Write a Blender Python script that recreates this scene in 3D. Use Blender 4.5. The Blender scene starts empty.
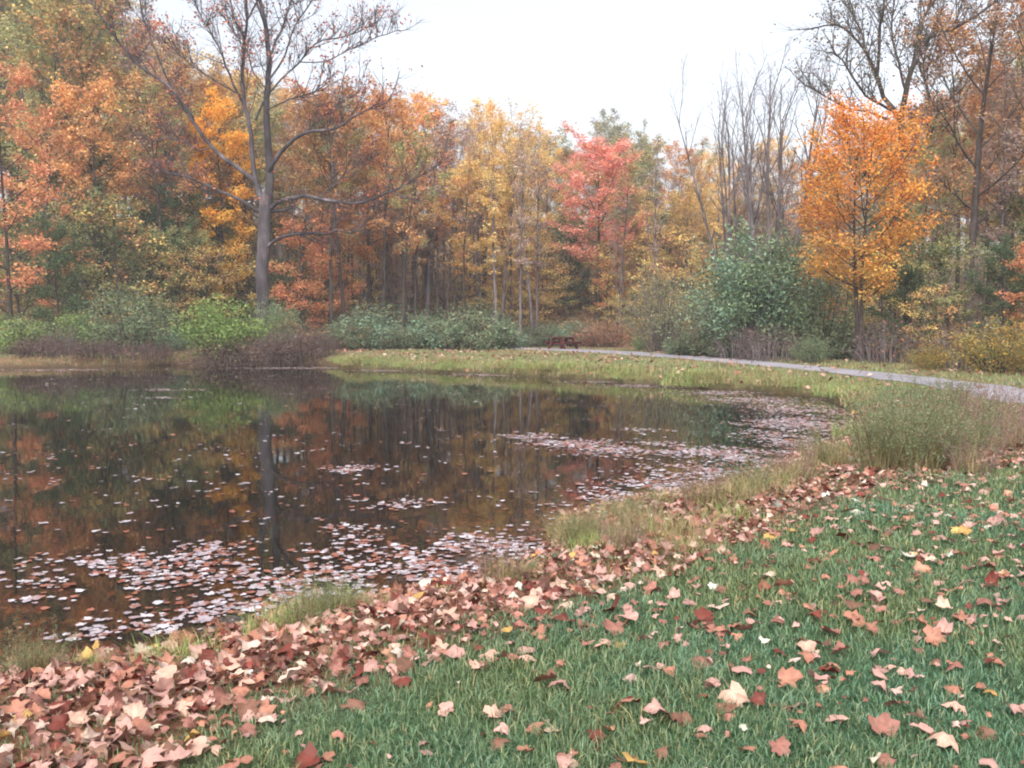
import bpy, math, random
import numpy as np

# ------------------------------------------------------------------ camera, sky, light
SC = bpy.context.scene
COL = SC.collection
F = 887.0                       # focal length in pixels of a 1024 wide frame
CAMZ = 2.1                      # eye height above the water
PITCH = math.atan(59.0 / F)     # horizon a little above the middle
cam_d = bpy.data.cameras.new("camera")
cam = bpy.data.objects.new("camera", cam_d)
COL.objects.link(cam)
cam.location = (0, 0, CAMZ)
cam.rotation_euler = (math.pi / 2 - PITCH, 0, 0)
cam_d.sensor_width = 36.0
cam_d.lens = F / 1024 * 36.0
cam_d.clip_end = 2000
cam_d.clip_start = 0.05
SC.camera = cam

SUN_EL, SUN_ROT = math.radians(48), math.radians(200)
world = bpy.data.worlds.new("World")
SC.world = world
world.use_nodes = True
wn = world.node_tree
wn.nodes.clear()
sky = wn.nodes.new("ShaderNodeTexSky")
sky.sky_type = 'NISHITA'
sky.sun_disc = False
sky.sun_elevation = SUN_EL
sky.sun_rotation = SUN_ROT
sky.air_density = 1.0
sky.dust_density = 6.0
sky.ozone_density = 1.0
hsv = wn.nodes.new("ShaderNodeHueSaturation")      # overcast: the blue of the clear sky mostly gone
hsv.inputs['Saturation'].default_value = 0.34
bg = wn.nodes.new("ShaderNodeBackground")
bg.inputs['Strength'].default_value = 0.15
wo = wn.nodes.new("ShaderNodeOutputWorld")
wn.links.new(sky.outputs[0], hsv.inputs['Color'])
wn.links.new(hsv.outputs[0], bg.inputs['Color'])
wn.links.new(bg.outputs[0], wo.inputs['Surface'])

sun_d = bpy.data.lights.new("sun", 'SUN')
sun_d.energy = 0.7
sun_d.angle = math.radians(25)
sun_d.color = (1.0, 0.98, 0.95)
sun = bpy.data.objects.new("sun", sun_d)
COL.objects.link(sun)
sun.rotation_euler = (math.pi / 2 - SUN_EL, 0, math.radians(20))

SC.view_settings.view_transform = 'Standard'
SC.view_settings.look = 'None'
SC.view_settings.gamma = 1.0
SC.view_settings.exposure = 1.33
HAZE = 0.0008
SC.cycles.filter_width = 2.0
SC.cycles.max_bounces = 8
SC.cycles.transparent_max_bounces = 12
SC.cycles.use_denoising = True

# ------------------------------------------------------------------ helpers
PI = math.pi
def rng_(s): return np.random.default_rng(s)

def lin(c):
    c = np.asarray(c, float) / 255.0
    return np.where(c <= 0.04045, c / 12.92, ((c + 0.055) / 1.055) ** 2.4)

CP, SP = math.cos(PITCH), math.sin(PITCH)
def ray(px, py):
    a, b = (px - 512.0) / F, (384.0 - py) / F
    return np.array([a, b * SP + CP, b * CP - SP])
def at_depth(px, py, d):
    r = ray(px, py)
    return np.array([0, 0, CAMZ]) + r * (d / r[1])
def at_z(px, py, z=0.0):
    r = ray(px, py)
    return np.array([0, 0, CAMZ]) + r * ((z - CAMZ) / r[2])
def project(P):
    P = np.asarray(P, float)
    x, y, z = P[..., 0], P[..., 1], P[..., 2] - CAMZ
    dep = np.maximum(y * CP - z * SP, 1e-3)
    up = y * SP + z * CP
    return 512 + F * x / dep, 384 - F * up / dep, dep

class MB:
    """collects vertices, faces and per-vertex colour; build() links ONE mesh object"""
    def __init__(s): s.v = []; s.f = []; s.c = []; s.m = []; s.n = 0
    def add(s, v, faces, col=None, mat=0):
        v = np.asarray(v, np.float32).reshape(-1, 3)
        faces = np.asarray(faces, np.int64)
        s.v.append(v); s.f.append(faces + s.n); s.n += len(v)
        s.m.append(np.full(len(faces), mat, np.int32))
        if col is None: col = np.ones((len(v), 3))
        col = np.asarray(col, np.float32)
        if col.ndim == 1: col = np.tile(col, (len(v), 1))
        s.c.append(col)
    def mesh(s, name, mats, smooth=False):
        me = bpy.data.meshes.new(name)
        v = np.concatenate(s.v); c = np.concatenate(s.c)
        me.vertices.add(len(v)); me.vertices.foreach_set("co", v.ravel())
        starts = []; idx = []; off = 0
        for f in s.f:
            k = f.shape[1]
            starts.append(off + np.arange(len(f)) * k); idx.append(f.ravel()); off += f.size
        starts = np.concatenate(starts).astype(np.int32); idx = np.concatenate(idx).astype(np.int32)
        me.loops.add(len(idx)); me.loops.foreach_set("vertex_index", idx)
        me.polygons.add(len(starts)); me.polygons.foreach_set("loop_start", starts)
        me.polygons.foreach_set("material_index", np.concatenate(s.m))
        me.polygons.foreach_set("use_smooth", np.full(len(starts), smooth, bool))
        at = me.attributes.new("tint", 'FLOAT_COLOR', 'POINT')
        rgba = np.ones((len(v), 4), np.float32); rgba[:, :3] = c
        at.data.foreach_set("color", rgba.ravel())
        for m in (mats if isinstance(mats, (list, tuple)) else [mats]): me.materials.append(m)
        me.update(calc_edges=True)
        me.validate()
        return me
    def build(s, name, mats, parent=None, smooth=False):
        return link(name, s.mesh(name, mats, smooth), parent)

def link(name, me, parent=None):
    o = bpy.data.objects.new(name, me)
    COL.objects.link(o)
    if parent is not None: o.parent = parent
    return o
def tag(o, label=None, cat=None, group=None, kind=None):
    if label: o['label'] = label
    if cat: o['category'] = cat
    if group: o['group'] = group
    if kind: o['kind'] = kind
    return o
def empty(name, loc, rz=0.0, s=(1, 1, 1)):
    o = bpy.data.objects.new(name, None)
    COL.objects.link(o)
    o.location = loc; o.rotation_euler = (0, 0, rz); o.scale = s
    o.empty_display_size = 0.3
    return o

def tube(mb, pts, rad, k=5, col=(1, 1, 1), mat=0, cap=False):
    P = np.asarray(pts, float); n = len(P)
    rad = np.broadcast_to(np.asarray(rad, float), (n,))
    T = np.gradient(P, axis=0); T /= np.linalg.norm(T, axis=1)[:, None] + 1e-9
    ref = np.array([0.31, 0.95, 0.05]) if abs(T[:, 2]).mean() > 0.6 else np.array([0.05, 0.1, 1.0])
    A = np.cross(T, ref); A /= np.linalg.norm(A, axis=1)[:, None] + 1e-9
    B = np.cross(T, A)
    th = np.arange(k) / k * 2 * PI
    V = P[:, None, :] + rad[:, None, None] * (np.cos(th)[None, :, None] * A[:, None, :] + np.sin(th)[None, :, None] * B[:, None, :])
    i = np.arange(n - 1)[:, None] * k; j = np.arange(k)[None, :]; j2 = (j + 1) % k
    fa = np.stack([i + j, i + j2, i + k + j2, i + k + j], -1).reshape(-1, 4)
    mb.add(V.reshape(-1, 3), fa, col, mat)
    if cap:
        base = mb.n - n * k
        mb.f.append(np.array([[base + q for q in range(k)][::-1]])); mb.m.append(np.array([mat], np.int32))
        mb.f.append(np.array([[base + (n - 1) * k + q for q in range(k)]])); mb.m.append(np.array([mat], np.int32))

def box(mb, c, size, rot=None, col=(1, 1, 1), mat=0, bev=0.0):
    h = np.asarray(size, float) / 2
    v = np.array([[sx, sy, sz] for sz in (-1, 1) for sy in (-1, 1) for sx in (-1, 1)], float) * h
    if rot is not None: v = v @ np.asarray(rot).T
    v = v + np.asarray(c, float)
    mb.add(v, [[0, 2, 3, 1], [4, 5, 7, 6], [0, 1, 5, 4], [1, 3, 7, 5], [3, 2, 6, 7], [2, 0, 4, 6]], col, mat)

# ------------------------------------------------------------------ materials
def mat_new(name):
    m = bpy.data.materials.new(name); m.use_nodes = True
    nt = m.node_tree; nt.nodes.clear()
    out = nt.nodes.new("ShaderNodeOutputMaterial")
    return m, nt, out
def N(nt, t, **kw):
    n = nt.nodes.new(t)
    for k, v in kw.items(): setattr(n, k, v)
    return n
def noise(nt, scale, detail=4, rough=0.6, coord='Object', vec=None):
    tc = nt.nodes.new("ShaderNodeTexCoord")
    n = nt.nodes.new("ShaderNodeTexNoise")
    n.inputs['Scale'].default_value = scale; n.inputs['Detail'].default_value = detail; n.inputs['Roughness'].default_value = rough
    if vec is not None:
        mp = nt.nodes.new("ShaderNodeMapping"); mp.inputs['Scale'].default_value = vec
        nt.links.new(tc.outputs[coord], mp.inputs[0]); nt.links.new(mp.outputs[0], n.inputs['Vector'])
    else:
        nt.links.new(tc.outputs[coord], n.inputs['Vector'])
    return n
def ramp(nt, fac, stops):
    r = nt.nodes.new("ShaderNodeValToRGB")
    e = r.color_ramp.elements
    while len(e) < len(stops): e.new(0.5)
    for i, (p, c) in enumerate(stops):
        e[i].position = p; e[i].color = (*c, 1)
    nt.links.new(fac, r.inputs[0])
    return r
def mulcol(nt, a, b, f=1.0):
    m = nt.nodes.new("ShaderNodeMix"); m.data_type = 'RGBA'; m.blend_type = 'MULTIPLY'
    m.inputs[0].default_value = f
    nt.links.new(a, m.inputs[6]); nt.links.new(b, m.inputs[7])
    return m.outputs[2]

def leaf_material(name, translucent=0.3, vary=0.25, rough=0.7, spec=0.2):
    m, nt, out = mat_new(name)
    at = N(nt, "ShaderNodeAttribute", attribute_name="tint")
    oi = N(nt, "ShaderNodeObjectInfo")
    mr = N(nt, "ShaderNodeMapRange"); mr.inputs[3].default_value = 1 - vary; mr.inputs[4].default_value = 1 + vary * 0.6
    nt.links.new(oi.outputs['Random'], mr.inputs[0])
    hs = N(nt, "ShaderNodeHueSaturation")
    nt.links.new(at.outputs['Color'], hs.inputs['Color']); nt.links.new(mr.outputs[0], hs.inputs['Value'])
    b = N(nt, "ShaderNodeBsdfPrincipled")
    b.inputs['Roughness'].default_value = rough; b.inputs['Specular IOR Level'].default_value = spec
    nt.links.new(hs.outputs[0], b.inputs['Base Color'])
    t = N(nt, "ShaderNodeBsdfTranslucent"); nt.links.new(hs.outputs[0], t.inputs['Color'])
    mx = N(nt, "ShaderNodeMixShader"); mx.inputs[0].default_value = translucent
    nt.links.new(b.outputs[0], mx.inputs[1]); nt.links.new(t.outputs[0], mx.inputs[2])
    nt.links.new(mx.outputs[0], out.inputs['Surface'])
    return m

def bark_material(name, c0, c1, c2, scale=3.0):
    m, nt, out = mat_new(name)
    n1 = noise(nt, scale, 6, 0.65, vec=(1, 1, 0.25))
    n2 = noise(nt, scale * 0.35, 3, 0.6)
    r1 = ramp(nt, n1.outputs[0], [(0.3, tuple(lin(c0))), (0.52, tuple(lin(c1))), (0.72, tuple(lin(c2)))])
    r2 = ramp(nt, n2.outputs[0], [(0.3, (0.6, 0.6, 0.6)), (0.7, (1.15, 1.15, 1.15))])
    b = N(nt, "ShaderNodeBsdfPrincipled"); b.inputs['Roughness'].default_value = 0.9; b.inputs['Specular IOR Level'].default_value = 0.1
    nt.links.new(mulcol(nt, r1.outputs[0], r2.outputs[0]), b.inputs['Base Color'])
    bp = N(nt, "ShaderNodeBump"); bp.inputs['Strength'].default_value = 0.6; bp.inputs['Distance'].default_value = 0.03
    nt.links.new(n1.outputs[0], bp.inputs['Height']); nt.links.new(bp.outputs[0], b.inputs['Normal'])
    nt.links.new(b.outputs[0], out.inputs['Surface'])
    return m

M_LEAF = leaf_material("tree_leaves", 0.35)
M_SHRUB = leaf_material("shrub_leaves", 0.3, 0.12)
M_GRASS = leaf_material("grass_blades", 0.3, 0.0, 0.6, 0.25)
M_BARK_GREY = bark_material("grey_bark", (46, 42, 44), (80, 74, 78), (128, 120, 124), 1.5)
M_BARK_DARK = bark_material("dark_bark", (48, 42, 40), (72, 64, 60), (100, 92, 88), 3.0)
M_BARK_MID = bark_material("brown_grey_bark", (74, 66, 66), (104, 95, 95), (138, 128, 128), 3.0)
M_BARK_PALE = bark_material("pale_bark", (130, 124, 118), (170, 165, 158), (205, 200, 195), 2.0)

ORD = ["leftmost", "second", "third", "fourth", "fifth", "sixth", "seventh", "eighth", "ninth", "tenth", "eleventh", "twelfth", "thirteenth", "fourteenth", "fifteenth", "sixteenth", "seventeenth", "eighteenth", "nineteenth", "twentieth"]
def label_all(items, cat, group):
    """items: (object, picture x, label); things that share a label are told apart by their order from left to right"""
    bk = {}
    for o, px, lb in items: bk.setdefault(lb, []).append((px, o))
    for lb, lst in bk.items():
        lst.sort(key=lambda t: t[0])
        for i, (px, o) in enumerate(lst):
            pre = "" if len(lst) == 1 else ("leftmost " if i == 0 else ("rightmost " if i == len(lst) - 1 else "%s from left " % (ORD[i] if i < len(ORD) else "%dth" % (i + 1))))
            tag(o, pre + lb, cat, group)

# ------------------------------------------------------------------ terrain
SHORE_PX = [(0, 664), (80, 658), (160, 650), (230, 633), (290, 616), (360, 601), (430, 588), (500, 573), (535, 557), (550, 538),
            (566, 517), (605, 506), (660, 497), (720, 485), (770, 470), (810, 452), (838, 435), (852, 421), (850, 410), (835, 402),
            (800, 396), (760, 392), (700, 388), (640, 384), (570, 379), (500, 375), (430, 372), (385, 370), (347, 369), (336, 366),
            (270, 365), (200, 365), (130, 366), (60, 367), (0, 368)]
SHORE = [at_z(x, y)[:2] for x, y in SHORE_PX] + [np.array(p) for p in [(-30, 42), (-35, 36), (-35, 25), (-27, 15), (-16, 9.5), (-9, 6.9), (-5.5, 5.9)]]
SHORE = np.array(SHORE)
# rounder shoreline with small irregularities
def densify(poly, step=0.6, seed=3, amp=0.12):
    r = rng_(seed); out = []
    n = len(poly)
    for i in range(n):
        p0, p1, p2, p3 = poly[i - 1], poly[i], poly[(i + 1) % n], poly[(i + 2) % n]
        k = max(1, int(np.linalg.norm(p2 - p1) / step))
        for q in range(k):
            t = q / k
            p = 0.5 * (2 * p1 + (p2 - p0) * t + (2 * p0 - 5 * p1 + 4 * p2 - p3) * t * t + (3 * p1 - p0 - 3 * p2 + p3) * t ** 3)
            out.append(p + r.normal(0, amp, 2) * min(1.0, np.linalg.norm(p) / 25))
    return np.array(out)
POND = densify(SHORE)

def seg_dist(P, A, B):
    d = np.full(len(P), 1e9)
    for a, b in zip(A, B):
        ab = b - a; t = np.clip(((P - a) @ ab) / (ab @ ab + 1e-12), 0, 1)
        q = P - (a + t[:, None] * ab)
        d = np.minimum(d, (q * q).sum(1))
    return np.sqrt(d)
def inside(P, poly):
    x, y = P[:, 0], P[:, 1]; r = np.zeros(len(P), bool)
    n = len(poly); j = n - 1
    for i in range(n):
        xi, yi = poly[i]; xj, yj = poly[j]
        c = ((yi > y) != (yj > y)) & (x < (xj - xi) * (y - yi) / (yj - yi + 1e-12) + xi)
        r ^= c; j = i
    return r
def pond_sd(P):
    d = seg_dist(P, POND, np.roll(POND, -1, axis=0))
    return np.where(inside(P, POND), -d, d)

PATH_PX = [(395, 347.3), (450, 347.6), (520, 348.8), (580, 350.8), (640, 354.2), (700, 358.5), (760, 363.8), (820, 369.5), (880, 375.5), (940, 382), (1000, 390), (1060, 400)]
PATH_Z = 0.52
PATH = np.array([at_z(x, y, PATH_Z)[:2] for x, y in PATH_PX] + [np.array([16.5, 14.5]), np.array([22, 10]), np.array([30, 6])])
PATH = np.vstack([[PATH[0] + (PATH[0] - PATH[1]) * 2.5], PATH])

def wob(x, y):
    return (np.sin(x * 0.9 + 1.3) * np.cos(y * 0.7 + 0.4) + 0.6 * np.sin(x * 2.1 + y * 1.7) + 0.4 * np.sin(x * 4.3 - y * 3.9 + 2)) / 2.0
def sstep(a, b, x):
    t = np.clip((x - a) / (b - a), 0, 1); return t * t * (3 - 2 * t)
def terrain(P, sd=None):
    P = np.atleast_2d(P).astype(float)
    if sd is None: sd = pond_sd(P)
    x, y = P[:, 0], P[:, 1]
    far = sstep(12, 30, y)
    k = 0.6 + 1.9 * (1 - far)
    out = 0.5 * (1 - np.exp(-np.maximum(sd, 0) / k)) + 0.03
    ins = -0.03 - np.minimum(np.maximum(-sd, 0) * 0.28, 1.5)
    z = np.where(sd > 0, out, ins)
    pd = seg_dist(P, PATH[:-1], PATH[1:])
    z += np.where(sd > 0, wob(x, y) * 0.045 * np.clip(sd, 0, 1) * np.clip((pd - 1.5) / 2, 0, 1), 0)
    # wooded slope behind the meadow and on the left
    hill = np.maximum(y - 67, 0) * 0.25 * (1 - 0.6 * sstep(0.28, 0.45, x / np.maximum(y, 1)))
    hill = np.minimum(hill, 19 + 0.01 * y)
    left = np.maximum(y - 50 + np.clip((x + 5) * 0.35, -6, 30), 0) * 0.16
    hill = np.maximum(hill, np.minimum(left, 17) * sstep(-8, -18, x))
    right = np.maximum(x - 19 - np.maximum(30 - y, 0) * 0.2, 0) * 0.06 * sstep(18, 30, y)
    hill = hill + np.minimum(right, 3)
    hill = hill * np.clip((pd - 1.8) / 5, 0, 1)
    z += np.where(sd > 0, hill + hill * 0.06 * wob(x * 0.23, y * 0.2), 0)
    return z
def ground_z(x, y): return float(terrain(np.array([[x, y]]))[0])

def axis(segs):
    out = [segs[0][0]]
    for a, b, st in segs:
        n = max(1, int(round((b - a) / st))); out += list(a + (b - a) * (np.arange(n) + 1) / n)
    return np.array(out)
GX = axis([(-420, -120, 30), (-120, -45, 5), (-45, -8, 0.8), (-8, 10, 0.2), (10, 40, 0.7), (40, 120, 5), (120, 420, 30)])
GY = axis([(-150, -20, 20), (-20, 2, 2), (2, 22, 0.2), (22, 66, 0.5), (66, 140, 3), (140, 600, 40)])
XX, YY = np.meshgrid(GX, GY)
GP = np.stack([XX.ravel(), YY.ravel()], 1)
GSD = pond_sd(GP)
GZ = terrain(GP, GSD)
nx, ny = len(GX), len(GY)

def edge_y(px):      # picture line where the drift of leaves gives way to the lawn; used to lay out zones of the near bank
    return np.interp(px, [-300, 0, 60, 130, 200, 260, 330, 400, 480, 560, 650, 750, 830, 900, 1024, 1300],
                     [940, 850, 815, 785, 740, 715, 688, 664, 640, 610, 578, 542, 506, 484, 462, 428])
def drift_amount(P3):
    """1 in the drift along the water, falling to 0 on the lawn"""
    px, py, dep = project(P3)
    a = (edge_y(px) - py) / np.maximum(18, (py - 325) * 0.10)
    return np.clip(a * 0.5 + 0.5, 0, 1)

P3 = np.stack([GP[:, 0], GP[:, 1], GZ], 1)
near = (GP[:, 1] < 22) & (GP[:, 1] > 0.5)
dr = np.where(near, drift_amount(P3), 0.0)
pd_ = seg_dist(GP, PATH[:-1], PATH[1:])
lawn = lin((58, 84, 62)); litter = lin((120, 78, 62)); bank = lin((104, 104, 66)); woods = lin((112, 92, 70)); bed = lin((122, 72, 46)); deep = lin((18, 18, 15)); mud = lin((66, 54, 42))
col = np.tile(bank, (len(GP), 1))
w_near = sstep(20, 14, GP[:, 1])[:, None]
col = col * (1 - w_near) + lawn * w_near
col = col * (1 - dr[:, None] * w_near) + litter * dr[:, None] * w_near
wz = np.clip((GP[:, 1] - 54 - np.clip((GP[:, 0]) * 0.15, -4, 3)) / 4, 0, 1)
wz = np.maximum(wz, np.clip((pd_ - 3.2) / 3, 0, 1) * (GP[:, 0] > 6) * (GP[:, 1] > 15) * (GP[:, 1] > np.interp(GP[:, 0], PATH[::-1][::-1][:, 0][np.argsort(PATH[:, 0])], PATH[np.argsort(PATH[:, 0])][:, 1])))
wz = np.maximum(wz, np.clip((-GP[:, 0] - 7.5) / 2, 0, 1) * (GP[:, 1] > 30))[:, None]
col = col * (1 - wz) + woods * wz
edge_ = np.clip(1 - np.abs(GSD - 0.05) / 0.35, 0, 1)[:, None]
dp = np.clip(-GSD / 2.2, 0, 1)[:, None]
bed_ = mud + (bed - mud) * sstep(24, 14, GP[:, 1])[:, None]
col = np.where(GSD[:, None] < 0.0, bed_ * (1 - dp) + deep * dp, col * (1 - edge_) + mud * edge_)

m, nt, out = mat_new("ground_soil")
at = N(nt, "ShaderNodeAttribute", attribute_name="tint")
n1 = noise(nt, 1.6, 8, 0.7); n2 = noise(nt, 14, 4, 0.7)
r1 = ramp(nt, n1.outputs[0], [(0.3, (0.55, 0.62, 0.5)), (0.5, (0.95, 0.95, 0.95)), (0.7, (1.35, 1.15, 0.95))])
r2 = ramp(nt, n2.outputs[0], [(0.35, (0.55, 0.55, 0.55)), (0.65, (1.3, 1.3, 1.3))])
b = N(nt, "ShaderNodeBsdfPrincipled"); b.inputs['Roughness'].default_value = 0.95; b.inputs['Specular IOR Level'].default_value = 0.1
nt.links.new(mulcol(nt, mulcol(nt, at.outputs['Color'], r1.outputs[0]), r2.outputs[0]), b.inputs['Base Color'])
bp = N(nt, "ShaderNodeBump"); bp.inputs['Strength'].default_value = 0.7; bp.inputs['Distance'].default_value = 0.05
nt.links.new(n2.outputs[0], bp.inputs['Height']); nt.links.new(bp.outputs[0], b.inputs['Normal'])
nt.links.new(b.outputs[0], out.inputs['Surface'])
M_GROUND = m
mb = MB()
i = (np.arange(ny - 1)[:, None] * nx + np.arange(nx - 1)[None, :]).ravel()
mb.add(P3, np.stack([i, i + 1, i + nx + 1, i + nx], 1), col)
g = mb.build("ground", M_GROUND, smooth=True)
tag(g, "grassy banks and leaf strewn woodland floor around the pond", "ground", kind="structure")

# water
m, nt, out = mat_new("pond_water")
n1 = noise(nt, 1.1, 3, 0.5, vec=(1.0, 0.35, 1)); n2 = noise(nt, 6, 2, 0.5)
ad = N(nt, "ShaderNodeMath", operation='MULTIPLY_ADD'); ad.inputs[1].default_value = 0.12
nt.links.new(n2.outputs[0], ad.inputs[0]); nt.links.new(n1.outputs[0], ad.inputs[2])
bp = N(nt, "ShaderNodeBump"); bp.inputs['Strength'].default_value = 0.03; bp.inputs['Distance'].default_value = 0.1
nt.links.new(ad.outputs[0], bp.inputs['Height'])
gl = N(nt, "ShaderNodeBsdfGlossy"); gl.inputs['Roughness'].default_value = 0.02; gl.inputs['Color'].default_value = (0.95, 0.95, 0.95, 1)
tr = N(nt, "ShaderNodeBsdfTransparent"); tr.inputs['Color'].default_value = (0.48, 0.41, 0.32, 1)
fr = N(nt, "ShaderNodeFresnel"); fr.inputs['IOR'].default_value = 1.38
for q in (gl.inputs['Normal'], fr.inputs['Normal']): nt.links.new(bp.outputs[0], q)
mx = N(nt, "ShaderNodeMixShader")
df = N(nt, "ShaderNodeBsdfDiffuse"); df.inputs['Color'].default_value = (0.10, 0.096, 0.085, 1)     # silt held in the water
tb = N(nt, "ShaderNodeMixShader"); tb.inputs[0].default_value = 0.09
nt.links.new(tr.outputs[0], tb.inputs[1]); nt.links.new(df.outputs[0], tb.inputs[2])
nt.links.new(fr.outputs[0], mx.inputs[0]); nt.links.new(tb.outputs[0], mx.inputs[1]); nt.links.new(gl.outputs[0], mx.inputs[2])
nt.links.new(mx.outputs[0], out.inputs['Surface'])
M_WATER = m
mb = MB()
c0 = POND.mean(0)
big = POND + (POND - c0) / np.linalg.norm(POND - c0, axis=1)[:, None] * 0.35
mb.add(np.column_stack([big, np.zeros(len(big))]), [np.arange(len(big))])
w = mb.build("water", M_WATER)
tag(w, "still dark pond water mirroring the autumn trees", "water", kind="structure")

# path
m, nt, out = mat_new("path_gravel")
n1 = noise(nt, 0.8, 6, 0.6); n2 = noise(nt, 30, 3, 0.7)
r1 = ramp(nt, n1.outputs[0], [(0.3, tuple(lin((112, 109, 115)))), (0.7, tuple(lin((142, 138, 145))))])
r2 = ramp(nt, n2.outputs[0], [(0.3, (0.55, 0.55, 0.55)), (0.7, (1.25, 1.25, 1.25))])
b = N(nt, "ShaderNodeBsdfPrincipled"); b.inputs['Roughness'].default_value = 0.85
nt.links.new(mulcol(nt, r1.outputs[0], r2.outputs[0]), b.inputs['Base Color'])
nt.links.new(b.outputs[0], out.inputs['Surface'])
M_PATH = m
def smooth_line(pts, step=0.7):
    out = []
    n = len(pts)
    for i in range(n - 1):
        p0, p1, p2, p3 = pts[max(i - 1, 0)], pts[i], pts[i + 1], pts[min(i + 2, n - 1)]
        k = max(1, int(np.linalg.norm(p2 - p1) / step))
        for q in range(k):
            t = q / k
            out.append(0.5 * (2 * p1 + (p2 - p0) * t + (2 * p0 - 5 * p1 + 4 * p2 - p3) * t * t + (3 * p1 - p0 - 3 * p2 + p3) * t ** 3))
    out.append(pts[-1]); return np.array(out)
PL = smooth_line(PATH)
T = np.gradient(PL, axis=0); T /= np.linalg.norm(T, axis=1)[:, None]
Nn = np.stack([-T[:, 1], T[:, 0]], 1)
r = rng_(5)
wid = 0.88 + 0.8 * sstep(30, 55, PL[:, 1]) + r.normal(0, 0.1, len(PL))
zc = np.maximum(terrain(PL), terrain(PL + Nn * 1.3)); zc = np.maximum(zc, terrain(PL - Nn * 1.3))
rows = [np.column_stack([PL + Nn * (wid * s)[:, None], terrain(PL + Nn * (wid * s)[:, None]) + (0.05 - 0.035 * abs(s))]) for s in (-1, -0.5, 0, 0.5, 1)]
V = np.stack(rows, 1).reshape(-1, 3)
i = (np.arange(len(PL) - 1)[:, None] * 5 + np.arange(4)[None, :]).ravel()
mb = MB(); mb.add(V, np.stack([i, i + 5, i + 6, i + 1], 1))
p = mb.build("path", M_PATH, smooth=True)
tag(p, "pale gravel path curving past the picnic table", "path", kind="structure")

# damp air between the trees
m, nt, out = mat_new("damp_air")
pv = N(nt, "ShaderNodeVolumePrincipled")
pv.inputs['Density'].default_value = HAZE; pv.inputs['Color'].default_value = (0.93, 0.92, 0.96, 1); pv.inputs['Anisotropy'].default_value = 0.0
nt.links.new(pv.outputs[0], out.inputs['Volume'])
mb = MB(); box(mb, (0, 110, 21), (700, 420, 50))
tag(mb.build("haze", m), "thin damp haze hanging between the trees", "haze", kind="stuff")

# ------------------------------------------------------------------ foliage generators
def unit(v): return v / (np.linalg.norm(v, axis=-1, keepdims=True) + 1e-9)
def leaves(mb, r, C, size, pal, wts=None, up=0.6, colmix=None, mat=0, aspect=0.62, jit=0.12):
    """scatter single leaves at the points C: kites of four corners with a fold"""
    n = len(C)
    if n == 0: return
    a = r.normal(0, 1, (n, 3)); a[:, 2] = a[:, 2] * 0.5 - 0.25; a = unit(a)
    nrm = unit(r.normal(0, 1, (n, 3)) + np.array([0, 0, up * 1.6]))
    b_ = unit(np.cross(nrm, a)); nrm = np.cross(a, b_)
    s = size * r.uniform(0.6, 1.35, n)[:, None]
    p0 = C - a * s * 0.5; p2 = C + a * s * 0.5
    mid = C - a * s * 0.05
    p1 = mid + b_ * s * aspect * 0.5 + nrm * s * 0.1; p3 = mid - b_ * s * aspect * 0.5 + nrm * s * 0.1
    V = np.stack([p0, p1, p2, p3], 1).reshape(-1, 3)
    fa = np.arange(n)[:, None] * 4 + np.array([[0, 1, 2, 3]])
    if colmix is None:
        idx = r.choice(len(pal), n, p=wts); c = pal[idx]
    else: c = colmix
    c = c * (1 + r.normal(0, jit, (n, 1))) * (1 + r.normal(0, jit * 0.35, (n, 3)))
    mb.add(V, fa, np.repeat(np.clip(c, 0.004, 0.9), 4, axis=0), mat)

def curve_pts(p0, d, L, n, r, lift=0.0, wig=0.06):
    """points of a branch that starts at p0 in direction d and bends upward by lift"""
    pts = [np.array(p0, float)]; d = np.array(d, float); d /= np.linalg.norm(d)
    st = L / (n - 1)
    for i in range(n - 1):
        d = d + np.array([0, 0, lift / (n - 1)]) + r.normal(0, wig, 3); d /= np.linalg.norm(d)
        pts.append(pts[-1] + d * st)
    return np.array(pts)
def interp(pts, t):
    f = t * (len(pts) - 1); i = min(int(f), len(pts) - 2); u = f - i
    return pts[i] * (1 - u) + pts[i + 1] * u, unit(pts[i + 1] - pts[i])
def pal(cols, sat=1.0, gain=1.0):
    c = np.array([lin(q) for q in cols]); g_ = (c @ np.array([.3, .6, .1]))[:, None]
    return np.clip((g_ + (c - g_) * sat) * gain, 0, 0.85)

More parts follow.
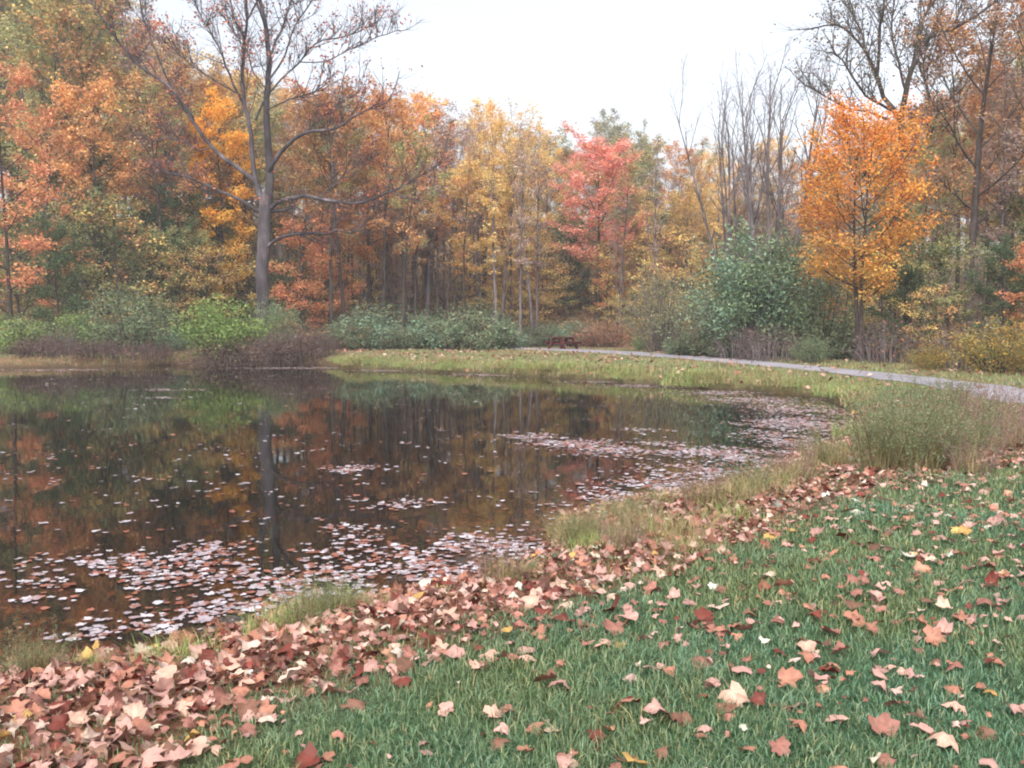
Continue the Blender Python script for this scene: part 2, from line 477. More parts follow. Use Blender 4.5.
TREE_SAT, TREE_GAIN = 0.8, 1.32      # late autumn leaves: palettes muted and brightened
def tree_meshes(name, seed, H=18, cb=0.35, W=3.5, prof='round', n_limb=16, tr=0.16, n_leaf=6000, ls=0.22, pals=None, bark=None,
                stems=1, spread=0.0, elev=(10, 65), gaps=0.15, up=0.6, n_sec=6, twigs=True, low_pal=None, bottom=0.0, lift=0.5, sat=None, gain=None):
    """one kind of tree: returns a trunk mesh (trunk, limbs, branches, twigs) and a crown mesh (leaves)"""
    r = rng_(seed)
    wood, crown = MB(), MB()
    sat, gain = sat or TREE_SAT, gain or TREE_GAIN
    P = pal(pals, sat, gain); LP = pal(low_pal, sat, gain) if low_pal else None
    tips = []                                     # (point, weight, clump id)
    clump = 0
    for sidx in range(stems):
        az0 = sidx / max(stems, 1) * 2 * PI + r.uniform(0, 1)
        lean = spread * r.uniform(0.5, 1.2) if stems > 1 else spread * r.uniform(0, 1)
        d = np.array([math.cos(az0) * lean, math.sin(az0) * lean, 1.0])
        h = H * (r.uniform(0.82, 1.0) if stems > 1 else 1.0)
        base = np.array([math.cos(az0), math.sin(az0), 0]) * (tr * 1.1 if stems > 1 else 0) + np.array([0, 0, -0.3])
        trunk = curve_pts(base, d, h * 0.96, 11, r, lift=0.25 * lean, wig=0.022)
        tt = np.linspace(0, 1, 11)
        rad = tr * (1 - tt) ** 0.8 * (0.75 if stems > 1 else 1.0) + 0.012
        rad[0] *= 1.35
        tube(wood, trunk, rad, 7)
        for li in range(n_limb):
            t = cb + (0.98 - cb) * ((li + r.uniform(0, 0.9)) / n_limb)
            p, td = interp(trunk, t)
            u = (t - cb) / (1 - cb)
            az = li * 2.4 + r.uniform(-0.5, 0.5)
            if prof == 'round': R = W * max(0.16, math.sin(PI * min(1, 0.18 + 0.80 * u))) ** 0.75
            elif prof == 'vase': R = W * (0.25 + 0.5 * u)
            elif prof == 'cone': R = W * (1.0 - 0.82 * u)
            elif prof == 'spread': R = W * (0.55 + 0.45 * math.sin(PI * min(1, u * 1.05))) * (1 - 0.35 * u)
            elif prof == 'dome': R = W * math.sqrt(max(0.06, 1 - (max(u - 0.4, 0) / 0.62) ** 2)) * (0.62 + 0.38 * min(1, u / 0.4))
            else: R = W * max(0.2, math.sin(PI * (0.12 + 0.84 * u))) ** 0.6
            R *= r.uniform(0.72, 1.15)
            el = math.radians(elev[0] + (elev[1] - elev[0]) * u + r.uniform(-10, 10))
            L = min(R / max(0.35, math.cos(el)), H * 0.5)
            dd = np.array([math.cos(az) * math.cos(el), math.sin(az) * math.cos(el), math.sin(el)])
            limb = curve_pts(p, dd, L, 6, r, lift=lift, wig=0.07)
            r0 = max(0.016, np.interp(t, tt, rad) * r.uniform(0.35, 0.55))
            tube(wood, limb, r0 * (1 - np.linspace(0, 1, 6)) ** 0.9 + 0.008, 5)
            for si in range(n_sec):
                ts = 0.25 + 0.75 * (si + r.uniform(0.1, 0.9)) / n_sec
                q, ld = interp(limb, ts)
                side = unit(np.cross(ld, [0, 0, 1]) * (1 if si % 2 else -1) + r.normal(0, 0.35, 3) + ld * r.uniform(0.5, 1.3) + np.array([0, 0, 0.15]))
                sl = L * r.uniform(0.25, 0.5) * (1.15 - 0.55 * ts) + 0.25
                sec = curve_pts(q, side, sl, 4, r, lift=lift * 0.6, wig=0.09)
                tube(wood, sec, np.linspace(r0 * 0.35 * (1 - 0.5 * ts) + 0.006, 0.006, 4), 3)
                bare = r.uniform() < gaps
                clump += 1
                for wi in range(4):
                    tw = 0.3 + 0.7 * (wi + r.uniform()) / 4
                    a, sd_ = interp(sec, min(tw, 1))
                    td_ = unit(sd_ + r.normal(0, 0.6, 3))
                    e = a + td_ * r.uniform(0.25, 0.6) * min(1, sl * 0.5)
                    if twigs: tube(wood, [a, (a + e) / 2 + r.normal(0, 0.02, 3), e], [0.006, 0.005, 0.003], 3)
                    if not bare:
                        tips.append((e, clump)); tips.append(((a + e) / 2, clump))
    if tips and n_leaf > 0:
        TP = np.array([t[0] for t in tips]); CI = np.array([t[1] for t in tips])
        k = max(1, n_leaf // len(TP))
        C = np.repeat(TP, k, axis=0); ci = np.repeat(CI, k)
        sg = 0.14 + 0.022 * W + ls * 0.2
        C = C + r.normal(0, 1, C.shape) * np.array([sg, sg, sg * 0.6])
        z0 = H * cb * 0.8
        hh = np.clip((C[:, 2] - z0) / (H - z0), 0, 1)
        cid = r.uniform(0, 1, clump + 2)
        sel = np.clip(cid[ci] * 0.65 + r.uniform(0, 0.35, len(C)), 0, 0.999)
        c = P[(sel * len(P)).astype(int)]
        if LP is not None:
            mixp = np.clip((0.55 - hh) * 2.2 + r.normal(0, 0.25, len(C)), 0, 1)[:, None]
            c = c * (1 - mixp) + LP[r.integers(0, len(LP), len(C))] * mixp
        leaves(crown, r, C, ls, P, colmix=c, up=up)
    tm = wood.mesh(name + "_trunk", bark, True)
    cm = crown.mesh(name + "_crown", M_LEAF) if crown.v else None
    zs = np.concatenate(crown.v if crown.v else wood.v)[:, 2]
    return tm, cm, float(np.quantile(zs, 0.995))

def shrub_meshes(name, seed, W=2.0, H=2.0, stems=14, n_leaf=5000, ls=0.1, pals=None, bark=None, up=0.5, top=0.85, n_sub=7, spread=1.0, leafmat=None, gaps=0.1, base=0.3):
    r = rng_(seed); wood, fol = MB(), MB(); P = pal(pals); tips = []; cl = 0
    for s in range(stems):
        az = s * 2.4 + r.uniform(-0.4, 0.4)
        f = math.sqrt((s + 0.5) / stems) * spread
        tx, ty = math.cos(az) * f * W, math.sin(az) * f * W
        tz = H * math.sqrt(max(0.05, 1 - (f * 0.92) ** 2)) * r.uniform(top, 1.05)
        b0 = np.array([math.cos(az) * f * W * base, math.sin(az) * f * W * base, -0.1])
        e = np.array([tx, ty, tz]); n = 7
        t = np.linspace(0, 1, n)[:, None]
        ctrl = np.array([tx * 0.6, ty * 0.6, tz * 0.55])
        pts = b0 * (1 - t) ** 2 + 2 * ctrl * t * (1 - t) + e * t * t + r.normal(0, 0.02 * W, (n, 3)) * t
        tube(wood, pts, np.linspace(0.018 + 0.008 * H, 0.004, n), 4)
        for q in range(n_sub):
            tq = 0.22 + 0.78 * (q + r.uniform()) / n_sub
            tq = tq if q else r.uniform(0.08, 0.3)
            a, d = interp(pts, min(tq, 1)); cl += 1
            dd = unit(d * 0.6 + r.normal(0, 0.7, 3) + np.array([tx, ty, 0]) / (W + 0.01) * 0.5)
            L = (0.16 + 0.18 * r.uniform()) * (W + H) * 0.6
            sub = curve_pts(a, dd, L, 4, r, lift=0.15, wig=0.12)
            tube(wood, sub, np.linspace(0.008, 0.003, 4), 3)
            if r.uniform() < gaps: continue
            for k in range(4):
                x, _ = interp(sub, 0.25 + 0.25 * k - 0.02)
                tips.append((x, cl))
    TP = np.array([t[0] for t in tips]); CI = np.array([t[1] for t in tips])
    k = max(1, n_leaf // len(TP))
    C = np.repeat(TP, k, axis=0); ci = np.repeat(CI, k)
    sg = 0.06 + 0.05 * (W + H) * 0.5 + ls * 0.3
    C = C + r.normal(0, sg, C.shape)
    C[:, 2] = np.maximum(C[:, 2], 0.03)
    cid = r.uniform(0, 1, cl + 2)
    sel = np.clip(cid[ci] * 0.6 + r.uniform(0, 0.4, len(C)), 0, 0.999)
    leaves(fol, r, C, ls, P, colmix=P[(sel * len(P)).astype(int)], up=up)
    return wood.mesh(name + "_stems", bark, True), fol.mesh(name + "_foliage", leafmat or M_SHRUB), float(np.quantile(np.concatenate(fol.v)[:, 2], 0.99))

def place(kind_name, meshes, x, y, height, rz, part=('trunk', 'crown'), wide=1.0, z=None):
    s = height / meshes[2]
    o = empty(kind_name, (x, y, ground_z(x, y) - 0.02 if z is None else z), rz, (s * wide, s * wide, s))
    link(part[0], meshes[0], o)
    if meshes[1] is not None: link(part[1], meshes[1], o)
    return o
def place_px(kind_name, meshes, px, d, top_y, rz, **kw):
    p = at_depth(px, 325, d); zt = at_depth(px, top_y, d)[2]
    gz = ground_z(p[0], p[1])
    return place(kind_name, meshes, p[0], p[1], max(0.3, zt - gz), rz, **kw)

# ------------------------------------------------------------------ the great bare-limbed tree on the far bank
def traced_tree(name, label, D, bx, by, trunk, foot, limbs_px, bark, leafpal, seed, slim=0.7, per_m=2.5, leaf_p=(0.30, 0.14), ls=0.19, twig=0.013, high_z=9.5, start=0.3):
    """a tree whose trunk and main limbs follow picture points at its own distance, with depth given to every limb"""
    r = rng_(seed); wood = MB(); crown = MB()
    base = at_depth(bx, 325, D); gz = ground_z(base[0], base[1])
    root = empty(name, (base[0], base[1], gz)); o0 = np.array([base[0], base[1], gz]); pxm = D / F
    def L(pts, w0, w1, dy=0.0):
        n = len(pts)
        P = smooth_line(np.array([at_depth(x, y, D + dy * i / max(1, n - 1)) - o0 for i, (x, y) in enumerate(pts)]), 0.5)
        P = P + np.concatenate([[[0, 0, 0]], r.normal(0, 0.025, (len(P) - 1, 3))])
        tube(wood, P, np.linspace(w0, w1, len(P)) / 2 * pxm, 8)
        return P
    L(trunk[0], trunk[1], trunk[2])
    f = foot
    tube(wood, np.array([[0, 0, -0.5], [0.02, 0, 0.25], [0.03, 0, 1.2]]), [f * 1.5, f * 1.2, f * 1.02], 10)
    tips = []
    for pts, w0, w1, dy in limbs_px:
        P = L(pts, w0 * slim, max(0.8, w1 * slim), dy)
        Ltot = np.linalg.norm(np.diff(P, axis=0), axis=1).sum()
        ns = int(5 + Ltot * per_m)
        for k in range(ns):
            t = start + (1 - start) * (k + r.uniform()) / ns
            q, d = interp(P, min(t, 1)); high = q[2] > high_z
            dd = unit(d * 0.9 + r.normal(0, 0.55, 3) + np.array([0, 0, 0.45 if high else 0.2]))
            sec = curve_pts(q, dd, r.uniform(0.7, 2.9) * (1.2 - 0.5 * t), 6, r, lift=0.35, wig=0.12)
            tube(wood, sec, np.linspace(0.03, 0.010, 6), 4)
            for w_ in range(8):
                a, sd_ = interp(sec, 0.25 + 0.75 * r.uniform())
                tw = curve_pts(a, unit(sd_ + r.normal(0, 0.55, 3)), r.uniform(0.4, 1.2), 4, r, lift=0.3, wig=0.12)
                tube(wood, tw, np.linspace(twig, twig * 0.5, 4), 3)
                if r.uniform() < leaf_p[0 if high else 1]: tips.append(tw[-1]); tips.append(tw[2])
    TP = np.array(tips)
    C = np.repeat(TP, 2, axis=0) + r.normal(0, 0.18, (len(TP) * 2, 3))
    leaves(crown, r, C, ls, pal(leafpal), up=0.2, jit=0.15)
    wood.build("trunk", bark, root, True)
    crown.build("crown", M_LEAF, root)
    tag(root, label, "tree", "autumn trees")
traced_tree("sycamore_tree", "tall grey sycamore with spreading nearly bare limbs, standing beside the bright green bush", 55.0, 262, 357,
    ([(261.5, 358), (262, 330), (262.5, 300), (263, 262), (264.5, 225), (267, 195)], 12.5, 12.8), 0.38, [
    ([(267, 200), (270, 180), (268, 143), (266, 104), (269, 65), (265, 21), (257, -10), (250, -60), (246, -110)], 11.5, 1.8, 1),
    ([(263, 205), (255, 180), (251, 135), (245, 107), (242, 78), (245, 34), (247, 0), (243, -50), (236, -100)], 7.5, 1.4, -2),
    ([(262, 200), (254, 181), (232, 164), (211, 146), (187, 112), (170, 87), (138, 65), (114, 34), (91, 0), (70, -40)], 7, 1.3, -3),
    ([(171, 88), (163, 68), (156, 52), (144, 21), (138, -10), (128, -50)], 3, 1, -1),
    ([(246, 110), (238, 95), (229, 75), (219, 47), (198, 10), (188, -30)], 3.4, 1, -3),
    ([(236, 93), (215, 80), (195, 68), (167, 44), (150, 36)], 2.6, 0.9, 2),
    ([(269, 172), (277, 158), (287, 146), (305, 133), (336, 128), (362, 112), (387, 103)], 7, 1.2, -3),
    ([(267, 65), (276, 42), (287, 16), (292, -5), (302, -50)], 4, 1, 2),
    ([(256, 120), (274, 86), (300, 62), (315, 44), (352, 34), (380, 20)], 3.2, 0.9, 3),
    ([(266, 110), (290, 99), (315, 91), (330, 80)], 2.4, 0.8, -2),
    ([(267, 212), (276, 203), (288, 198), (305, 196), (326, 200), (352, 203), (372, 199), (386, 194), (410, 182), (433, 168)], 6.5, 1.2, -3),
    ([(272, 211), (283, 211), (292, 208)], 5.5, 4.0, -0.5),
    ([(266, 248), (273, 242), (282, 237), (302, 233), (328, 234), (338, 230)], 6, 3, -2),
    ([(337, 231), (350, 233), (366, 224), (380, 210)], 2, 0.8, -1),
    ([(260, 213), (252, 207), (240, 200), (216, 190), (187, 177), (156, 172)], 4.8, 1.6, -2),
    ([(266, 30), (258, 5), (245, -30), (230, -70)], 3, 1, -2),
    ([(269, 80), (285, 55), (296, 25), (318, -10), (330, -40)], 3, 0.9, 3),
    ([(244, 40), (232, 10), (225, -30), (214, -60)], 2.6, 0.9, 2),
    ([(247, 20), (262, -10), (280, -60)], 2.6, 0.9, -2),
    ([(300, 62), (325, 62), (345, 52), (370, 40), (400, 30)], 1.8, 0.7, 2),
    ([(305, 133), (322, 118), (345, 100), (360, 92)], 2.2, 0.7, 2),
    ([(315, 200), (330, 188), (352, 170), (372, 158)], 2, 0.7, 2), ([(266, 88), (252, 70), (246, 50), (225, 20)], 2, 0.7, 3),
    ([(212, 147), (200, 150), (180, 140), (160, 138)], 1.8, 0.7, 2)],
    M_BARK_GREY, [(176, 104, 84), (160, 96, 88), (190, 120, 80), (140, 90, 84)], 11)
traced_tree("broadleaf_tree", "tall dark limbed open tree spreading into the sky above the orange maple", 50.0, 906, 345,
    ([(908, 350), (906, 300), (904, 240), (903, 180), (901, 122)], 9, 7), 0.27, [
    ([(901, 124), (906, 92), (915, 60), (928, 38), (953, 28), (985, 10), (1010, -15)], 7, 2, -2),
    ([(902, 130), (893, 108), (883, 98), (877, 76), (865, 51), (852, 35), (836, 25), (815, 28)], 6, 1.5, 2),
    ([(877, 76), (879, 50), (880, 25), (884, 5), (880, -40)], 4, 1.5, -2),
    ([(914, 62), (918, 45), (921, 25), (930, 3), (940, -40)], 4, 1.5, 2),
    ([(895, 112), (880, 104), (866, 96), (852, 76), (842, 60), (830, 52)], 3.5, 1.2, -3),
    ([(890, 120), (868, 112), (845, 108), (822, 94), (804, 84)], 3, 1, 1),
    ([(902, 150), (915, 150), (928, 140), (934, 127), (940, 111), (955, 95)], 4, 1.4, -2),
    ([(933, 130), (930, 100), (924, 73), (926, 50), (938, 20)], 3, 1.2, 2),
    ([(906, 92), (898, 60), (892, 30), (896, -20)], 3, 1.2, 1),
    ([(865, 51), (862, 30), (850, 8), (845, -30)], 2.6, 1, 2),
    ([(953, 28), (962, 5), (968, -30)], 2.6, 1, 2)],
    M_BARK_DARK, [(132, 134, 112), (146, 128, 104), (150, 112, 92), (118, 118, 104)], 12, slim=0.85, per_m=2.6, leaf_p=(0.5, 0.35), ls=0.16, start=0.2)

# ------------------------------------------------------------------ kinds of trees
RUST = [(182, 118, 62), (196, 136, 72), (158, 106, 68), (200, 148, 78), (142, 104, 76)]
ORNG = [(212, 142, 58), (218, 156, 68), (196, 126, 58), (204, 158, 80)]
GOLD = [(212, 168, 72), (200, 168, 82), (182, 158, 84), (214, 152, 62), (170, 154, 90)]
OLIVE = [(132, 136, 78), (150, 144, 84), (112, 122, 74), (172, 148, 80), (120, 118, 78)]
GREYG = [(124, 132, 108), (138, 140, 112), (150, 136, 108), (112, 122, 104)]
DARKG = [(70, 92, 58), (84, 106, 66), (60, 80, 56), (104, 116, 70)]
CORAL = [(206, 128, 74), (214, 144, 84), (198, 112, 76), (190, 146, 84)]
REDM = [(226, 150, 96), (230, 112, 92), (220, 128, 108), (232, 146, 96), (196, 112, 104)]
MAUVE = [(148, 122, 112), (160, 136, 118), (132, 110, 108), (176, 136, 104)]
ORM = [(238, 152, 40), (240, 164, 48), (232, 134, 42), (238, 146, 36)]
ORM_LOW = [(218, 166, 62), (190, 152, 66), (222, 142, 56), (170, 146, 70)]
YELL = [(206, 176, 74), (190, 170, 80), (214, 160, 62), (170, 160, 84)]

K = {}
def kind(key, **kw): K[key] = tree_meshes(key, **kw)
for v in range(3):
    kind("rust%d" % v, seed=100 + v, H=20, cb=0.38 + 0.06 * v, W=3.6, n_limb=20, tr=0.17, n_leaf=8500, ls=0.22, pals=RUST, bark=M_BARK_DARK if v else M_BARK_MID, gaps=0.22)
    kind("orange%d" % v, seed=120 + v, H=20, cb=0.36 + 0.05 * v, W=3.5, n_limb=20, tr=0.16, n_leaf=9500, ls=0.22, pals=ORNG if v != 1 else ORNG + RUST, bark=M_BARK_DARK, gaps=0.15)
    kind("gold%d" % v, seed=140 + v, H=20, cb=0.32 + 0.06 * v, W=3.6, prof='oval', n_limb=22, tr=0.17, n_leaf=10000, ls=0.22, pals=GOLD, bark=M_BARK_MID, gaps=0.12)
    kind("olive%d" % v, seed=160 + v, H=20, cb=0.3 + 0.06 * v, W=3.7, prof='oval', n_limb=22, tr=0.18, n_leaf=9500, ls=0.22, pals=OLIVE if v else OLIVE + GOLD, bark=M_BARK_MID, gaps=0.15)
    kind("mauve%d" % v, seed=180 + v, H=20, cb=0.35, W=2.9, prof='vase', n_limb=20, tr=0.19, n_leaf=4200, ls=0.2, pals=MAUVE, bark=M_BARK_MID, elev=(40, 75), gaps=0.4)
for v in range(2):
    kind("greygreen%d" % v, seed=200 + v, H=22, cb=0.35, W=3.2, prof='oval', n_limb=20, tr=0.18, n_leaf=8000, ls=0.22, pals=GREYG, bark=M_BARK_MID, gaps=0.2)
    kind("darkgreen%d" % v, seed=220 + v, H=10, cb=0.12, W=2.8, n_limb=22, tr=0.12, n_leaf=9500, ls=0.18, pals=DARKG if v else DARKG + OLIVE, bark=M_BARK_DARK, gaps=0.1)
    kind("coral%d" % v, seed=240 + v, H=15, cb=0.18, W=3.4, prof='spread', n_limb=20, tr=0.13, n_leaf=8000, ls=0.17, pals=CORAL, bark=M_BARK_DARK, gaps=0.35, up=1.2, elev=(0, 45), lift=0.15)
    kind("bare%d" % v, seed=260 + v, H=16, cb=0.22, W=1.7, prof='vase', n_limb=13, tr=0.19, n_leaf=0, pals=MAUVE, bark=M_BARK_MID, elev=(58, 80), stems=7, spread=0.17, n_sec=7, lift=0.15, gaps=0.7)
    kind("sapling%d" % v, seed=280 + v, H=7, cb=0.22, W=2.0, prof='spread', n_limb=14, tr=0.05, n_leaf=2200, ls=0.15, pals=YELL if v else RUST + YELL, bark=M_BARK_DARK, gaps=0.2, up=1.3, elev=(5, 50), lift=0.1)
    kind("redgreen%d" % v, seed=300 + v, H=8, cb=0.2, W=2.3, prof='spread', n_limb=16, tr=0.07, n_leaf=4500, ls=0.17, pals=[(200, 130, 70), (194, 114, 70), (186, 142, 74)], bark=M_BARK_DARK, gaps=0.2, up=1.2, elev=(5, 45), lift=0.1)
    kind("open%d" % v, seed=320 + v, H=22, cb=0.36, W=5.2, prof='spread', n_limb=17, tr=0.24, n_leaf=(6500 if v else 4200), ls=0.17, pals=(GREYG + MAUVE if v == 0 else RUST + MAUVE), bark=M_BARK_DARK, gaps=0.35, elev=(30, 65), lift=0.5, n_sec=7)
for v in range(3):
    kind("slender%d" % v, seed=340 + v, H=18, cb=0.42, W=2.0, prof='vase', n_limb=16, tr=0.15, n_leaf=1900, ls=0.19, pals=(MAUVE, RUST, GOLD)[v], bark=M_BARK_MID if v != 1 else M_BARK_DARK, elev=(40, 72), gaps=0.45, spread=0.08)
K["redmaple"] = tree_meshes("redmaple", seed=401, H=18, cb=0.3, W=3.9, prof='round', n_limb=30, tr=0.17, n_leaf=18000, ls=0.2, sat=0.68, gain=1.3, pals=REDM, low_pal=[(214, 120, 80), (200, 110, 96), (206, 140, 76)], bark=M_BARK_DARK, stems=1, gaps=0.12)
K["orangemaple"] = tree_meshes("orangemaple", seed=402, H=11.2, cb=0.30, W=3.0, prof='dome', n_limb=24, tr=0.13, n_leaf=23000, ls=0.125, sat=0.9, gain=1.08, n_sec=8, elev=(8, 46), pals=ORM, low_pal=ORM_LOW, bark=M_BARK_DARK, stems=2, spread=0.06, gaps=0.1, up=0.7)
K["goldmaple"] = tree_meshes("goldmaple", seed=403, H=15, cb=0.2, W=2.6, prof='oval', n_limb=24, tr=0.12, n_leaf=13000, ls=0.19, sat=0.92, pals=[(226, 166, 54), (220, 150, 48), (212, 168, 70)], low_pal=[(206, 162, 60), (180, 150, 66)], bark=M_BARK_DARK, gaps=0.08)
K["leggy0"] = tree_meshes("leggy0", seed=404, H=18, cb=0.5, W=3.3, n_limb=18, tr=0.16, n_leaf=7000, ls=0.2, pals=ORNG + RUST, bark=M_BARK_DARK, gaps=0.25, spread=0.12)
K["leggy1"] = tree_meshes("leggy1", seed=405, H=18, cb=0.48, W=3.2, n_limb=18, tr=0.15, n_leaf=6500, ls=0.2, pals=RUST + OLIVE, bark=M_BARK_DARK, gaps=0.25, spread=0.22)
K["palepole"] = tree_meshes("palepole", seed=406, H=18, cb=0.55, W=2.2, n_limb=14, tr=0.15, n_leaf=3500, ls=0.2, pals=OLIVE + RUST, bark=M_BARK_GREY, gaps=0.3)

TREES = []     # (object, adjective, px, special label or None)
def T_(key, px, d, top, label=None, adj=None, rz=None, wide=1.0, name="tree"):
    rz = (px * 0.37 + d) % 6.28 if rz is None else rz
    o = place_px(name, K[key], px, d, top, rz, wide=wide)
    TREES.append((o, adj or '', px, label)); return o

# distinctive trees
T_("coral0", 12, 49, 62, "coral orange maple on the left edge of the photo, crown reaching down to the shrubs", name="maple_tree", wide=0.85)
T_("coral1", 48, 57, 88, "taller coral maple with thin grey trunk just right of the left edge maple", name="maple_tree", wide=0.7)
T_("olive0", 70, 66, -70, "tall olive green tree rising out of frame above the coral maples", name="broadleaf_tree")
T_("palepole", 52, 62, 10, "slim tree with pale bare forked limbs showing above the coral maples", name="broadleaf_tree")
T_("goldmaple", 224, 64, 98, "golden yellow maple glowing just left behind the big sycamore", name="maple_tree", wide=1.0)
T_("redgreen0", 300, 61, 222, "low red orange maple right of the sycamore trunk", name="maple_tree", wide=1.1)
T_("redgreen1", 327, 64, 205, "red orange understory maple beside the leaning dark trunks", name="maple_tree", wide=0.75)
T_("leggy1", 332, 60, 95, "leaning dark trunked tree, first of the leggy trees right of the sycamore", name="broadleaf_tree", rz=0.4)
T_("leggy0", 346, 62, 80, "straight dark trunked tree with orange top beside the leaning one", name="broadleaf_tree", rz=2.0)
T_("leggy0", 385, 63, 84, "dark trunked orange tree standing over the honeysuckle bank", name="broadleaf_tree", rz=3.9)
T_("leggy1", 403, 58, 120, "forked leaning dark tree at the left end of the far meadow", name="broadleaf_tree", rz=5.2)
T_("orange0", 428, 72, 92, "bright orange crowned tree above the far end of the pond", name="broadleaf_tree")
T_("mauve0", 447, 70, 108, "grey barked nearly leafless tree left of the red maple", name="broadleaf_tree")
T_("gold1", 492, 84, 100, "tall golden tree between the grey leafless tree and the red maple", name="broadleaf_tree", wide=1.1)
T_("gold0", 530, 92, 118, "yellow gold tree directly left of the red maple crown", name="broadleaf_tree")
T_("redmaple", 597, 76, 132, "pinkish red maple with pointed crown behind the picnic table", name="maple_tree", wide=1.45)
T_("palepole", 622, 70, 165, "straight pale trunk rising against the right side of the red maple", name="broadleaf_tree", wide=0.9)
T_("greygreen0", 612, 104, 108, "tall grey green tree showing above the tip of the red maple", name="broadleaf_tree", wide=1.0)
T_("greygreen1", 642, 108, 122, "grey green skyline tree just right of the red maple tip", name="broadleaf_tree", wide=0.95)
T_("sapling0", 690, 64, 232, "small yellow leaved tree above the round olive shrub", name="young_tree", wide=1.0)
T_("bare0", 770, 56, 44, "leafless grey tree with many upright stems left of the orange maple", name="bare_tree", wide=1.15)
T_("bare1", 736, 62, 66, "thinner leafless upright tree behind the blue green shrub", name="bare_tree", wide=1.0)
T_("orangemaple", 860, 38, 99, "brilliant orange maple beside the gravel path", name="maple_tree", wide=0.97)
T_("open1", 968, 44, -60, "thin leaved russet tree with dark limbs between the orange maple and right edge", name="broadleaf_tree", wide=1.15, rz=0.3)
T_("open1", 1040, 41, -90, "russet tree cut by the right edge of the photo beyond the path", name="broadleaf_tree", wide=0.95, rz=2.6)
T_("open0", 1010, 52, -20, "grey green tall tree behind the russet ones at the right edge", name="broadleaf_tree", wide=0.8, rz=4.0)
T_("leggy1", 165, 60, 60, "dark double trunked tree behind the grey green shrub on the left shore", name="broadleaf_tree", rz=1.2)
T_("leggy0", 112, 58, 70, "dark straight trunk between the coral maples and the grey green shrub", name="broadleaf_tree", rz=2.8)

# the wood behind: rows of trees, each an object of its own
ADJ = {'rust': 'rusty brown', 'orange': 'orange', 'gold': 'golden', 'olive': 'olive green', 'mauve': 'thin mauve grey', 'slender': 'slender sparse', 'greygreen': 'grey green',
       'darkgreen': 'dark green bushy', 'sapling': 'small yellowing', 'redgreen': 'small red orange', 'coral': 'coral', 'open': 'open crowned', 'leggy': 'dark trunked'}
SKY = ([-80, 0, 60, 140, 165, 200, 250, 300, 340, 400, 425, 445, 475, 500, 520, 555, 580, 600, 625, 650, 670, 690, 720, 740, 790, 812, 830, 870, 920, 960, 1000, 1100],
       [-90, -80, -60, -20, 30, 50, 66, 78, 72, 80, 88, 106, 102, 106, 120, 131, 132, 114, 114, 132, 140, 134, 130, 128, 128, 140, 145, 135, 90, 70, 50, 20])
def region_kinds(px):
    if px < 100: return ['olive', 'olive', 'darkgreen', 'olive', 'coral']
    if px < 190: return ['olive', 'greygreen', 'mauve', 'gold', 'mauve']
    if px < 330: return ['rust', 'olive', 'mauve', 'gold', 'mauve']
    if px < 440: return ['orange', 'mauve', 'gold', 'rust', 'mauve']
    if px < 520: return ['gold', 'mauve', 'orange', 'mauve', 'rust']
    if px < 580: return ['gold', 'gold', 'olive', 'rust', 'mauve']
    if px < 660: return ['greygreen', 'olive', 'mauve', 'gold', 'olive']
    if px < 830: return ['mauve', 'gold', 'mauve', 'olive', 'gold']
    if px < 930: return ['olive', 'rust', 'mauve', 'greygreen', 'olive']
    return ['rust', 'olive', 'mauve', 'rust', 'olive']
r = rng_(77)
for row, (d, gap) in enumerate([(69, 4.2), (78, 4.0), (88, 4.2), (99, 4.6), (112, 5.0)]):
    span = 512 / F * d * 1.12
    xs = np.arange(-span, span, gap) + r.uniform(0, gap)
    for x in xs:
        dd = d + r.uniform(-4, 4); x = x + r.uniform(-1.2, 1.2)
        px = 512 + F * x / dd
        ks = region_kinds(px + float(r.normal(0, 12))); k = ks[(row + int(r.integers(0, 3))) % 5]
        top = np.interp(px, *SKY)
        top += r.uniform(0, 26) if row > 2 else r.uniform(8, 70)
        if px > 820 and row < 3: top += 40
        if k == 'darkgreen': top = max(top, 190) + r.uniform(-20, 30)
        nv = 2 if k in ('darkgreen', 'coral', 'greygreen') else 3
        if 530 < px < 662 and dd < 79: continue
        T_(k + str(int(r.integers(0, nv))), px, dd, top, None, ADJ[k], rz=r.uniform(0, 6.28), wide=r.uniform(1.15, 1.6), name='broadleaf_tree')
rs_ = rng_(83)
for q in range(58):
    px = float(rs_.choice([rs_.uniform(95, 250), rs_.uniform(330, 545), rs_.uniform(640, 800), rs_.uniform(900, 1024)], p=[.25, .42, .2, .13])); d = rs_.uniform(60, 84) if px < 800 else rs_.uniform(40, 60)
    v = int(rs_.integers(0, 3)); top = float(np.interp(px, *SKY)) + rs_.uniform(-8, 60)
    T_('slender%d' % v, px, d, top, None, ('slender mauve', 'slender rusty', 'slender yellowing')[v], rz=rs_.uniform(0, 6.28), name='broadleaf_tree', wide=rs_.uniform(0.9, 1.2))
